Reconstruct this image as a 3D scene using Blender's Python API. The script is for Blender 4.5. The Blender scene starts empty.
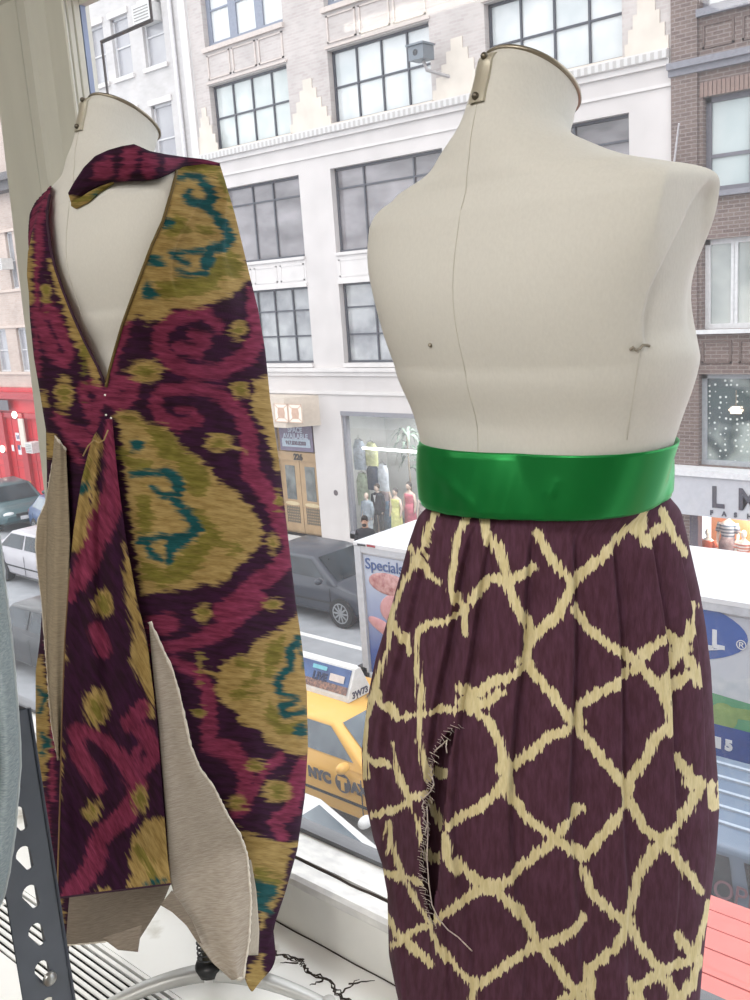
import bpy, bmesh, math, random
import numpy as np
from mathutils import Vector, Matrix
from mathutils.bvhtree import BVHTree
random.seed(7)
np.random.seed(7)
C = bpy.context.scene.collection
PI = math.pi

# ------------------------------------------------------------------ camera
FPX = 967.0
CAM = Vector((0, 0, 7.0))
_vx = Vector((-1110, 130, -FPX)).normalized()
_vd = Vector((315, -4500, -FPX)).normalized()
_X = -_vx
_Z = -_vd
_Z = (_Z - _X * _Z.dot(_X)).normalized()
_Y = _Z.cross(_X)
RW = Matrix(((_X.x, _X.y, _X.z), (_Y.x, _Y.y, _Y.z), (_Z.x, _Z.y, _Z.z)))
RN = np.array(RW)
cam_d = bpy.data.cameras.new('camera')
cam_o = bpy.data.objects.new('camera', cam_d)
C.objects.link(cam_o)
cam_d.sensor_fit = 'VERTICAL'
cam_d.sensor_height = 36.0
cam_d.sensor_width = 27.0
cam_d.lens = 36.0 * FPX / 1000.0
cam_d.clip_start = 0.02
cam_d.clip_end = 400
cam_o.matrix_world = Matrix.Translation(CAM) @ RW.to_4x4()
bpy.context.scene.camera = cam_o
try:
    bpy.context.scene.view_settings.view_transform = 'Standard'
    bpy.context.scene.view_settings.look = 'None'
except Exception:
    pass


def ray(px, py):
    return RW @ Vector((px - 375, 500 - py, -FPX))


def onY(px, py, y):
    r = ray(px, py)
    return CAM + r * (y / r.y)


def onZ(px, py, z):
    r = ray(px, py)
    return CAM + r * ((z - CAM.z) / r.z)


def atd(px, py, d):
    return CAM + ray(px, py) * (d / FPX)


def projn(W):
    c = (np.asarray(W, float) - np.array(CAM)) @ RN
    return np.stack([375 + FPX * c[..., 0] / -c[..., 2], 500 - FPX * c[..., 1] / -c[..., 2]], -1)


# ------------------------------------------------------------------ materials
DIM = 1.0


def lin(c):
    if isinstance(c, str):
        c = [int(c[i:i + 2], 16) / 255 for i in (0, 2, 4)]
    return tuple(DIM * (v / 12.92 if v <= .04045 else ((v + .055) / 1.055) ** 2.4) for v in c) + (1.0,)


def nd(nt, typ, **kw):
    n = nt.nodes.new(typ)
    for k, v in kw.items():
        setattr(n, k, v)
    return n


def base_mat(name):
    m = bpy.data.materials.new(name)
    m.use_nodes = True
    nt = m.node_tree
    nt.nodes.clear()
    out = nd(nt, 'ShaderNodeOutputMaterial')
    b = nd(nt, 'ShaderNodeBsdfPrincipled')
    nt.links.new(b.outputs[0], out.inputs[0])
    return m, nt, b, out


_MC = {}


def M(name, col, rough=.6, metal=0, var=.04, scale=12, bump=0, spec=.5, emit=0, col2=None, stretch=(1, 1, 1), trans=0, coat=0, detail=4):
    if name in _MC:
        return _MC[name]
    m, nt, b, out = base_mat(name)
    L = nt.links.new
    tc = nd(nt, 'ShaderNodeTexCoord')
    mp = nd(nt, 'ShaderNodeMapping')
    mp.inputs['Scale'].default_value = stretch
    L(tc.outputs['Object'], mp.inputs[0])
    nz = nd(nt, 'ShaderNodeTexNoise')
    nz.inputs['Scale'].default_value = scale
    nz.inputs['Detail'].default_value = detail
    L(mp.outputs[0], nz.inputs['Vector'])
    rp = nd(nt, 'ShaderNodeValToRGB')
    c = lin(col)
    if col2 is None:
        a = tuple(max(0, v * (1 - 2.2 * var)) for v in c[:3]) + (1,)
        d = tuple(min(1, v * (1 + 2.2 * var)) for v in c[:3]) + (1,)
    else:
        a, d = c, lin(col2)
    rp.color_ramp.elements[0].color = a
    rp.color_ramp.elements[1].color = d
    rp.color_ramp.elements[0].position = .3
    rp.color_ramp.elements[1].position = .7
    L(nz.outputs['Fac'], rp.inputs[0])
    L(rp.outputs[0], b.inputs['Base Color'])
    b.inputs['Roughness'].default_value = rough
    b.inputs['Metallic'].default_value = metal
    b.inputs['Specular IOR Level'].default_value = spec
    if coat:
        b.inputs['Coat Weight'].default_value = coat
        b.inputs['Coat Roughness'].default_value = .05
    if emit:
        L(rp.outputs[0], b.inputs['Emission Color'])
        b.inputs['Emission Strength'].default_value = emit
    if bump:
        bp = nd(nt, 'ShaderNodeBump')
        bp.inputs['Strength'].default_value = bump
        bp.inputs['Distance'].default_value = .002
        L(nz.outputs['Fac'], bp.inputs['Height'])
        L(bp.outputs[0], b.inputs['Normal'])
    if trans:
        tr = nd(nt, 'ShaderNodeBsdfTranslucent')
        L(rp.outputs[0], tr.inputs[0])
        mx = nd(nt, 'ShaderNodeMixShader')
        mx.inputs[0].default_value = trans
        L(b.outputs[0], mx.inputs[1])
        L(tr.outputs[0], mx.inputs[2])
        L(mx.outputs[0], out.inputs[0])
    _MC[name] = m
    return m


def brick_mat(name, c1, c2, mortar, sc=1.0):
    m, nt, b, out = base_mat(name)
    L = nt.links.new
    tc = nd(nt, 'ShaderNodeTexCoord')
    sp = nd(nt, 'ShaderNodeSeparateXYZ')
    L(tc.outputs['Object'], sp.inputs[0])
    cb = nd(nt, 'ShaderNodeCombineXYZ')
    ad = nd(nt, 'ShaderNodeMath', operation='ADD')
    L(sp.outputs['X'], ad.inputs[0])
    L(sp.outputs['Y'], ad.inputs[1])
    L(ad.outputs[0], cb.inputs['X'])
    L(sp.outputs['Z'], cb.inputs['Y'])
    br = nd(nt, 'ShaderNodeTexBrick')
    br.inputs['Scale'].default_value = 1
    br.inputs['Brick Width'].default_value = .22 * sc
    br.inputs['Row Height'].default_value = .075 * sc
    br.inputs['Mortar Size'].default_value = .009 * sc
    br.inputs['Mortar Smooth'].default_value = .3
    br.inputs['Color1'].default_value = lin(c1)
    br.inputs['Color2'].default_value = lin(c2)
    br.inputs['Mortar'].default_value = lin(mortar)
    L(cb.outputs[0], br.inputs['Vector'])
    nz = nd(nt, 'ShaderNodeTexNoise')
    nz.inputs['Scale'].default_value = 1.3
    L(tc.outputs['Object'], nz.inputs['Vector'])
    mx = nd(nt, 'ShaderNodeMixRGB', blend_type='MULTIPLY')
    mx.inputs[0].default_value = .35
    L(br.outputs[0], mx.inputs[1])
    L(nz.outputs['Fac'], mx.inputs[2])
    L(mx.outputs[0], b.inputs['Base Color'])
    b.inputs['Roughness'].default_value = .85
    return m


def glass_mat(name, haze=.05, gloss=.05, tint=(1, 1, 1)):
    m, nt, b, out = base_mat(name)
    nt.nodes.remove(b)
    L = nt.links.new
    t = nd(nt, 'ShaderNodeBsdfTransparent')
    t.inputs[0].default_value = tint + (1,)
    g = nd(nt, 'ShaderNodeBsdfGlossy')
    g.inputs['Roughness'].default_value = .02
    x = nd(nt, 'ShaderNodeMixShader')
    x.inputs[0].default_value = gloss
    L(t.outputs[0], x.inputs[1])
    L(g.outputs[0], x.inputs[2])
    tr = nd(nt, 'ShaderNodeBsdfTranslucent')  # translucent film added to veil whatever lies behind the glass in haze
    tr.inputs[0].default_value = (.95, .97, 1, 1)
    x2 = nd(nt, 'ShaderNodeMixShader')
    tc = nd(nt, 'ShaderNodeTexCoord')
    nz = nd(nt, 'ShaderNodeTexNoise')
    nz.inputs['Scale'].default_value = 5
    nz.inputs['Detail'].default_value = 6
    L(tc.outputs['Object'], nz.inputs['Vector'])
    mu = nd(nt, 'ShaderNodeMath', operation='MULTIPLY')
    mu.inputs[1].default_value = haze * 2
    L(nz.outputs['Fac'], mu.inputs[0])
    L(mu.outputs[0], x2.inputs[0])
    L(x.outputs[0], x2.inputs[1])
    L(tr.outputs[0], x2.inputs[2])
    L(x2.outputs[0], out.inputs[0])
    return m


# ------------------------------------------------------------------ objects
ORG = {}


def tag(o, label=None, cat=None, group=None, kind=None):
    if label:
        o['label'] = label
    if cat:
        o['category'] = cat
    if group:
        o['group'] = group
    if kind:
        o['kind'] = kind
    return o


def thing(name, label, cat, loc=(0, 0, 0), rotz=0, group=None, local=False):
    o = bpy.data.objects.new(name, None)
    o.empty_display_size = .05
    C.objects.link(o)
    o.location = loc
    o.rotation_euler = (0, 0, rotz)
    ORG[o.name] = Vector((0, 0, 0)) if local else Vector(loc)
    return tag(o, label, cat, group)


def mobj(name, V, F, mat, parent=None, smooth=False, label=None):
    me = bpy.data.meshes.new(name)
    if parent is not None:
        og = ORG[parent.name]
    else:
        og = Vector((0, 0, 0))
    if isinstance(V, np.ndarray):
        V = (V.reshape(-1, 3) - np.array(og)).tolist()
    else:
        V = [(v[0] - og[0], v[1] - og[1], v[2] - og[2]) for v in V]
    me.from_pydata(V, [], F if isinstance(F, list) else F.tolist())
    me.update()
    if smooth:
        me.polygons.foreach_set('use_smooth', [True] * len(me.polygons))
    me.materials.append(mat)
    o = bpy.data.objects.new(name, me)
    C.objects.link(o)
    if parent is not None:
        o.parent = parent
    ORG[o.name] = og
    if label:
        o['label'] = label
    return o


def struct(o):
    o['kind'] = 'structure'
    return o


class MB:
    def __init__(s):
        s.V = []
        s.F = []

    def add(s, V, F):
        n = len(s.V)
        s.V += [tuple(v) for v in V]
        s.F += [tuple(i + n for i in f) for f in F]
        return s

    def box(s, x0, x1, y0, y1, z0, z1):
        V = [(x, y, z) for z in (z0, z1) for y in (y0, y1) for x in (x0, x1)]
        return s.add(V, [(0, 2, 3, 1), (4, 5, 7, 6), (0, 1, 5, 4), (2, 6, 7, 3), (0, 4, 6, 2), (1, 3, 7, 5)])

    def quad(s, a, b, c, d):
        return s.add([a, b, c, d], [(0, 1, 2, 3)])

    def prism(s, poly, axis, a, b):
        n = len(poly)
        V = []
        for t in (a, b):
            for p, q in poly:
                V.append({'x': (t, p, q), 'y': (p, t, q), 'z': (p, q, t)}[axis])
        F = [tuple(range(n)), tuple(range(2 * n - 1, n - 1, -1))]
        F += [(i, i + n, (i + 1) % n + n, (i + 1) % n) for i in range(n)]
        return s.add(V, F)

    def tube(s, pts, r, n=8, cap=True):
        pts = [Vector(p) for p in pts]
        k = len(pts)
        rr = r if hasattr(r, '__len__') else [r] * k
        V = []
        up = None
        for i, p in enumerate(pts):
            d = (pts[min(i + 1, k - 1)] - pts[max(i - 1, 0)])
            if d.length < 1e-9:
                d = Vector((0, 0, 1))
            d.normalize()
            if up is None:
                up = Vector((0, 0, 1)) if abs(d.z) < .9 else Vector((1, 0, 0))
            a = (up - d * up.dot(d))
            if a.length < 1e-6:
                a = d.orthogonal()
            a.normalize()
            up = a
            b = d.cross(a)
            for j in range(n):
                t = 2 * PI * j / n
                V.append(p + (a * math.cos(t) + b * math.sin(t)) * rr[i])
        F = []
        for i in range(k - 1):
            for j in range(n):
                F.append((i * n + j, i * n + (j + 1) % n, (i + 1) * n + (j + 1) % n, (i + 1) * n + j))
        if cap:
            F.append(tuple(range(n - 1, -1, -1)))
            F.append(tuple(range((k - 1) * n, k * n)))
        return s.add(V, F)

    def lathe(s, prof, c=(0, 0, 0), n=20, sx=1, sy=1):
        V = []
        for r, z in prof:
            for j in range(n):
                t = 2 * PI * j / n
                V.append((c[0] + r * math.cos(t) * sx, c[1] + r * math.sin(t) * sy, c[2] + z))
        F = []
        for i in range(len(prof) - 1):
            for j in range(n):
                F.append((i * n + j, i * n + (j + 1) % n, (i + 1) * n + (j + 1) % n, (i + 1) * n + j))
        F.append(tuple(range(n - 1, -1, -1)))
        F.append(tuple(range((len(prof) - 1) * n, len(prof) * n)))
        return s.add(V, F)

    def ball(s, c, rx, ry=None, rz=None, n=12):
        ry = ry or rx
        rz = rz or rx
        prof = [(max(1e-4, math.sin(PI * i / n)), -math.cos(PI * i / n)) for i in range(n + 1)]
        k = len(s.V)
        s.lathe(prof, (0, 0, 0), n * 2)
        for i in range(k, len(s.V)):
            v = s.V[i]
            s.V[i] = (c[0] + v[0] * rx, c[1] + v[1] * ry, c[2] + v[2] * rz)
        return s

    def disc(s, c, r, axis='y', n=24, rx=None):
        rx = rx or r
        V = []
        for j in range(n):
            t = 2 * PI * j / n
            p, q = rx * math.cos(t), r * math.sin(t)
            V.append({'x': (c[0], c[1] + p, c[2] + q), 'y': (c[0] + p, c[1], c[2] + q), 'z': (c[0] + p, c[1] + q, c[2])}[axis])
        return s.add(V, [tuple(range(n))])

    def cyl(s, c, r, axis, h, n=24):
        V = []
        for e in (-h / 2, h / 2):
            for j in range(n):
                t = 2 * PI * j / n
                p, q = r * math.cos(t), r * math.sin(t)
                V.append({'x': (c[0] + e, c[1] + p, c[2] + q), 'y': (c[0] + p, c[1] + e, c[2] + q), 'z': (c[0] + p, c[1] + q, c[2] + e)}[axis])
        F = [tuple(range(n - 1, -1, -1)), tuple(range(n, 2 * n))]
        F += [(j, (j + 1) % n, (j + 1) % n + n, j + n) for j in range(n)]
        return s.add(V, F)

    def build(s, name, mat, parent=None, smooth=False, label=None):
        o = mobj(name, s.V, s.F, mat, parent, smooth, label)
        bm = bmesh.new()
        bm.from_mesh(o.data)
        bmesh.ops.recalc_face_normals(bm, faces=bm.faces[:])
        bm.to_mesh(o.data)
        bm.free()
        return o


def autosmooth(o, ang=40):
    me = o.data
    me.polygons.foreach_set('use_smooth', [True] * len(me.polygons))
    try:
        me.set_sharp_from_angle(angle=math.radians(ang))
    except Exception:
        pass
    return o


def text_mesh(name, s, size, mat, parent, loc, rot=(PI / 2, 0, 0), extr=.004, align='LEFT', bold=0, sx=1, label=None):
    cu = bpy.data.curves.new(name, 'FONT')
    cu.body = s
    cu.size = size
    cu.extrude = extr
    cu.align_x = align
    cu.offset = bold
    ob = bpy.data.objects.new(name + '_tmp', cu)
    C.objects.link(ob)
    dg = bpy.context.evaluated_depsgraph_get()
    me = bpy.data.meshes.new_from_object(ob.evaluated_get(dg))
    bpy.data.objects.remove(ob)
    bpy.data.curves.remove(cu)
    Mx = Matrix.Translation(Vector(loc)) @ (Matrix.Rotation(rot[2], 4, 'Z') @ Matrix.Rotation(rot[1], 4, 'Y') @ Matrix.Rotation(rot[0], 4, 'X')) @ Matrix.Diagonal((sx, 1, 1, 1))
    og = ORG[parent.name] if parent else Vector((0, 0, 0))
    me.transform(Matrix.Translation(-og) @ Mx)
    me.materials.clear()
    me.materials.append(mat)
    me.name = name
    o = bpy.data.objects.new(name, me)
    C.objects.link(o)
    if parent:
        o.parent = parent
    ORG[o.name] = og
    if label:
        o['label'] = label
    return o


def children(o):
    return [c for c in bpy.data.objects if c.parent == o]


def copy_tree(o, parent=None):
    c = o.copy()
    C.objects.link(c)
    c.parent = parent
    ORG[c.name] = ORG[o.name]
    for ch in children(o):
        if ch is not c:
            copy_tree(ch, c)
    return c


def pchip(xs, ys, x):
    xs = np.asarray(xs, float)
    ys = np.asarray(ys, float)
    x = np.asarray(x, float)
    h = np.diff(xs)
    d = np.diff(ys) / h
    m = np.zeros_like(ys)
    for i in range(1, len(xs) - 1):
        if d[i - 1] * d[i] > 0:
            w1 = 2 * h[i] + h[i - 1]
            w2 = h[i] + 2 * h[i - 1]
            m[i] = (w1 + w2) / (w1 / d[i - 1] + w2 / d[i])
    m[0] = d[0]
    m[-1] = d[-1]
    i = np.clip(np.searchsorted(xs, x) - 1, 0, len(xs) - 2)
    t = np.clip((x - xs[i]) / h[i], 0, 1)
    return (2 * t**3 - 3 * t**2 + 1) * ys[i] + (t**3 - 2 * t**2 + t) * h[i] * m[i] + (-2 * t**3 + 3 * t**2) * ys[i + 1] + (t**3 - t**2) * h[i] * m[i + 1]


def sstep(a, b, x):
    t = np.clip((np.asarray(x, float) - a) / (b - a), 0, 1)
    return t * t * (3 - 2 * t)


def grid_faces(nr, nc, wrap):
    i = np.arange(nr - 1)[:, None]
    j = np.arange(nc if wrap else nc - 1)[None, :]
    j2 = (j + 1) % nc
    return np.stack([i * nc + j, i * nc + j2, (i + 1) * nc + j2, (i + 1) * nc + j], -1).reshape(-1, 4)


def fattr(me, name, arr):
    a = me.attributes.new(name, 'FLOAT', 'POINT')
    a.data.foreach_set('value', np.ascontiguousarray(arr, dtype=np.float32).ravel())


def vattr(me, name, arr):
    a = me.attributes.new(name, 'FLOAT_VECTOR', 'POINT')
    a.data.foreach_set('vector', np.ascontiguousarray(arr, dtype=np.float32).ravel())

# ================================================================== ROOM AND WINDOW
LZ = 5.78          # top of the window ledge
NOSE = 5.91        # top of the window sill
GY = 1.238         # glass plane
FL = 5.30          # room floor
CEIL = 8.45
white_paint = M('white_paint', 'eeeeea', rough=.55, var=.03, scale=6, bump=.1)
post_paint = M('post_paint', 'c2c2b7', rough=.5, var=.04, scale=9, bump=.15, stretch=(1, 1, .2))
wall_paint = M('wall_paint', 'd8d6cf', rough=.8, var=.03)


def ledge_material():
    m, nt, b, out = base_mat('chipped_ledge_paint')
    L = nt.links.new
    tc = nd(nt, 'ShaderNodeTexCoord')
    n1 = nd(nt, 'ShaderNodeTexNoise')
    n1.inputs['Scale'].default_value = 9
    n1.inputs['Detail'].default_value = 8
    L(tc.outputs['Object'], n1.inputs['Vector'])
    r1 = nd(nt, 'ShaderNodeValToRGB')
    r1.color_ramp.elements[0].position = .28
    r1.color_ramp.elements[0].color = lin('b9b4a6')
    r1.color_ramp.elements[1].position = .42
    r1.color_ramp.elements[1].color = lin('f6f6f3')
    L(n1.outputs['Fac'], r1.inputs[0])
    L(r1.outputs[0], b.inputs['Base Color'])
    b.inputs['Roughness'].default_value = .5
    bp = nd(nt, 'ShaderNodeBump')
    bp.inputs['Strength'].default_value = .3
    bp.inputs['Distance'].default_value = .002
    L(n1.outputs['Fac'], bp.inputs['Height'])
    L(bp.outputs[0], b.inputs['Normal'])
    return m


ledge_m = ledge_material()
peel_m = M('peeling_sill_paint', 'd6d6d6', col2='f4f4f1', rough=.7, scale=26, detail=8, stretch=(1, 2, 1))
crack_m = M('dark_crack', '3a322c', rough=.9)
rail_m = M('grey_window_rail', '6d6f74', rough=.5)

mb = MB()
mb.box(-7.5, 3.5, -4.2, .45, FL - .1, FL)
struct(mb.build('floor', M('floor_boards', '8d7f6c', rough=.6, stretch=(1, 8, 1))))
mb = MB()
mb.box(-7.5, 3.5, -4.2, 1.3, CEIL, CEIL + .15)
struct(mb.build('ceiling', wall_paint))
mb = MB()
mb.box(-7.5, 3.5, -4.3, -4.2, FL, CEIL)
struct(mb.build('wall_back', wall_paint))
mb = MB()
mb.box(-7.6, -7.5, -4.2, 1.2, FL, CEIL)
struct(mb.build('wall_left', wall_paint))
mb = MB()
mb.box(3.5, 3.6, -4.2, 1.2, FL, CEIL)
struct(mb.build('wall_right', wall_paint))

# window wall: below the sills, above the heads, and between / beside the openings
HEAD = 7.60
mb = MB()
mb.box(-7.6, 3.6, 1.112, 1.25, FL - .1, NOSE - .028)
mb.box(-7.6, 3.6, 1.15, 1.21, HEAD + .03, CEIL + .15)
mb.box(-7.6, -4.3, 1.15, 1.42, NOSE, HEAD + .03)
mb.box(2.2, 3.6, 1.15, 1.42, NOSE, HEAD + .03)
struct(mb.build('wall_window', white_paint))
# outside face of our own building
mb = MB()
mb.box(-14, -7.6, 1.2, 1.5, .0, 12)
mb.box(3.6, 10, 1.2, 1.5, .0, 12)
mb.box(-7.6, 3.6, 1.42, 1.5, .0, 5.56)
mb.box(-7.6, 3.6, 1.25, 1.5, 5.3, 5.56)
mb.box(-7.6, 3.6, 1.25, 1.5, 7.95, 12)
struct(mb.build('wall_outside', brick_mat('own_facade_brick', 'a08f82', '8f7d70', 'b9b2a8')))

# moulded post between the two windows
prof = [(-2.045, 1.262), (-2.045, 1.165), (-2.03, 1.15), (-1.922, 1.15), (-1.918, 1.158), (-1.908, 1.158), (-1.903, 1.142),
        (-1.875, 1.142), (-1.868, 1.150), (-1.822, 1.172), (-1.816, 1.150), (-1.757, 1.150), (-1.754, 1.153), (-1.757, 1.158), (-1.761, 1.160), (-1.757, 1.163),
        (-1.757, 1.172), (-1.762, 1.174), (-1.757, 1.177), (-1.757, 1.189), (-1.768, 1.189), (-1.768, 1.192), (-1.80, 1.192), (-1.83, 1.262)]
mb = MB()
mb.prism(prof, 'z', NOSE, HEAD + .05)
n_ = len(prof)
for i in range(3):            # the old post leans a little on its left face
    x_, y_, z_ = mb.V[i]
    mb.V[i] = (x_ - .085, y_, z_)
for i in range(n_ - 1, n_):
    pass
struct(mb.build('trim_1', post_paint))
# head casing
mb = MB()
hp = [(1.207, HEAD - .012), (1.19, HEAD - .012), (1.19, HEAD), (1.168, HEAD + .012), (1.15, HEAD + .03), (1.13, HEAD + .05), (1.13, HEAD + .2), (1.207, HEAD + .2)]
mb.prism(hp, 'x', -4.3, 2.2)
struct(mb.build('trim_2', post_paint))
# sills
mb = MB()
sp = [(1.112, NOSE - .028), (1.106, NOSE - .02), (1.106, NOSE - .006), (1.114, NOSE), (1.150, NOSE), (1.152, NOSE - .006), (1.156, NOSE - .006), (1.158, NOSE + .002), (1.262, NOSE + .0)]
sp = sp + [(1.262, NOSE - .028)]
mb.prism(sp, 'x', -6.0, 3.5)
struct(mb.build('trim_3', peel_m))
mb = MB()
mb.tube([(x, 1.153 + .002 * math.sin(x * 23) + .001 * math.sin(x * 61), NOSE + .0005) for x in np.linspace(-1.7, 2.2, 140)], .0028, 5)
struct(mb.build('trim_4', crack_m))


def window(n, x0, x1):
    fr = MB()
    fr.box(x0, x1, GY - .012, GY + .02, NOSE - .005, NOSE + .011)
    fr.box(x0, x1, GY - .012, GY + .02, HEAD + .02, HEAD + .05)
    fr.box(x0, x0 + .016, GY - .012, GY + .03, NOSE, HEAD - .02)
    fr.box(x1 - .016, x1, GY - .012, GY + .03, NOSE, HEAD - .02)
    w = struct(fr.build('window_%d' % n, rail_m))
    g = MB()
    g.quad((x0, GY, NOSE), (x1, GY, NOSE), (x1, GY, HEAD + .03), (x0, GY, HEAD + .03))
    g.build('window_pane', glass_mat('hazed_window_glass_%d' % n, haze=.045, gloss=.035), w)
    return w


window(1, -1.86, 2.2)
window(2, -4.3, -2.043)
mb = MB()
mb.box(-1.800, -1.7575, 1.192, 1.203, NOSE, HEAD)
struct(mb.build('trim_5', M('blue_grey_reveal', '8f9dbb', rough=.6)))

# ledge with a radiator grille let into its top
mb = MB()
GX0, GX1, GY0, GY1 = -2.9, -1.16, .722, .858
mb.box(-6, 3.5, GY1, 1.112, LZ - .05, LZ)
mb.box(-6, 3.5, .50, GY0, LZ - .05, LZ)
mb.box(-6, GX0, GY0, GY1, LZ - .05, LZ)
mb.box(GX1, 3.5, GY0, GY1, LZ - .05, LZ)
mb.box(-6, 3.5, .50, .53, FL, LZ - .05)
struct(mb.build('trim_6', ledge_m))
mb = MB()
n = 10
pitch = (GY1 - GY0) / n
for i in range(n):
    y = GY0 + pitch * (i + .30)
    mb.box(GX0, GX1, y, y + pitch * .52, LZ - .003, LZ + .001)
for x in np.arange(GX0 + .4, GX1, .62):
    mb.box(x, x + .006, GY0, GY1, LZ - .006, LZ - .003)
gr = mb.build('radiator_grille', M('white_grille_enamel', 'efefec', rough=.4, var=.02))
tag(gr, 'white slotted radiator grille let into the top of the window ledge', 'grille')
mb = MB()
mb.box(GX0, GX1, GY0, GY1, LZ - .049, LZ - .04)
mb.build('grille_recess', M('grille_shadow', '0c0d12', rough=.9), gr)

# cracks in the ledge paint
rnd = random.Random(3)
mb = MB()
pts = [(-1.40, 1.045), (-1.33, 1.055), (-1.27, 1.043), (-1.22, 1.056), (-1.19, 1.043), (-1.14, 1.047), (-1.09, 1.033), (-1.03, 1.04), (-.95, 1.02)]
for k in range(3):
    P = []
    for a, b in zip(pts[:-1], pts[1:]):
        for t in np.linspace(0, 1, 7)[:-1]:
            P.append((a[0] + (b[0] - a[0]) * t, a[1] + (b[1] - a[1]) * t + rnd.uniform(-.006, .006) + (k - 1) * .004 * rnd.random(), LZ + .0004))
    mb.tube(P, [rnd.uniform(.0006, .0026) for _ in P], 4)
for x0, y0, x1, y1 in ((-1.10, 1.035, -1.10, 1.085), (-1.105, 1.065, -1.075, 1.10), (-1.34, 1.055, -1.37, 1.085), (-1.22, 1.05, -1.25, 1.03), (-1.15, 1.045, -1.16, 1.02)):
    P = [(x0 + (x1 - x0) * t + rnd.uniform(-.003, .003), y0 + (y1 - y0) * t, LZ + .0004) for t in np.linspace(0, 1, 7)]
    mb.tube(P, [.0022, .002, .002, .0015, .0015, .001, .0006], 4)
mb.tube([(x, 1.1105 + .0008 * math.sin(x * 40), LZ + .001) for x in np.linspace(-1.6, .5, 90)], .0016, 4)
struct(mb.build('trim_7', crack_m))

# ceiling lights of the room
tube_m = M('fluorescent_tube', 'fff6e6', var=0, emit=9)
fix_m = M('light_fixture_white', 'eeeeee', rough=.4)
def seen_in_glass(px, py):
    p_ = onZ(px, py, CEIL - .09)
    return p_.x, 2 * GY - p_.y


for k, (x, y) in enumerate([seen_in_glass(380, 131), seen_in_glass(440, 4), (-.4, -.9)]):
    t = thing('ceiling_light', ['white fluorescent ceiling light mirrored in the window beside the bare neck', 'white fluorescent ceiling light mirrored at the top edge of the window', 'white fluorescent ceiling light straight above the viewer'][k], 'light', (x, y, CEIL), group='ceiling lights of the sewing room')
    b = MB()
    b.prism([(-.16, CEIL), (-.16, CEIL - .03), (-.1, CEIL - .07), (.1, CEIL - .07), (.16, CEIL - .03), (.16, CEIL)], 'x', -.62, .62)
    b.V = [(v[0] + x, v[1] + y, v[2]) for v in b.V]
    b.build('housing', fix_m, t)
    for dy in (-.06, .06):
        b = MB()
        b.cyl((x, y + dy, CEIL - .09), .016, 'x', 1.16, 12)
        b.build('tube', tube_m, t, True)


def lamp(name, loc, rot, sx, sy, power, col=(1, 1, 1)):
    d = bpy.data.lights.new(name, 'AREA')
    d.shape = 'RECTANGLE'
    d.size = sx
    d.size_y = sy
    d.energy = power
    d.color = col
    o = bpy.data.objects.new(name, d)
    C.objects.link(o)
    o.location = loc
    o.rotation_euler = rot
    return o


lamp('room_light_front', (-.5, -.9, CEIL - .12), (0, 0, 0), 4.6, .3, 52, (1, .975, .945))
lamp('room_light_back', (-.1, -2.8, CEIL - .12), (0, 0, 0), 4.2, .3, 36, (1, .975, .945))

# small lamp without a fixture, added to put a highlight on the satin waistband
lamp('added_highlight_lamp', (-.1, -1.6, CEIL - .25), (math.radians(48), 0, math.radians(10)), .22, .22, 18, (1, .98, .95))

# world: bright overcast sky
w = bpy.data.worlds.new('overcast_sky')
bpy.context.scene.world = w
w.use_nodes = True
nt = w.node_tree
bg = nt.nodes['Background']
tc = nd(nt, 'ShaderNodeTexCoord')
sx = nd(nt, 'ShaderNodeSeparateXYZ')
nt.links.new(tc.outputs['Generated'], sx.inputs[0])
rp = nd(nt, 'ShaderNodeValToRGB')
rp.color_ramp.elements[0].color = (.62, .66, .72, 1)
rp.color_ramp.elements[0].position = .45
rp.color_ramp.elements[1].color = (.97, .985, 1, 1)
rp.color_ramp.elements[1].position = .7
mr = nd(nt, 'ShaderNodeMath', operation='MULTIPLY_ADD')
mr.inputs[1].default_value = .5
mr.inputs[2].default_value = .5
nt.links.new(sx.outputs['Z'], mr.inputs[0])
nt.links.new(mr.outputs[0], rp.inputs[0])
nt.links.new(rp.outputs[0], bg.inputs[0])
bg.inputs[1].default_value = 2.9

# slotted steel shelf post at the left edge of the view
steel = M('dark_grey_steel', '434a56', rough=.42, metal=.0, var=.05, scale=30, coat=.2)


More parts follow.
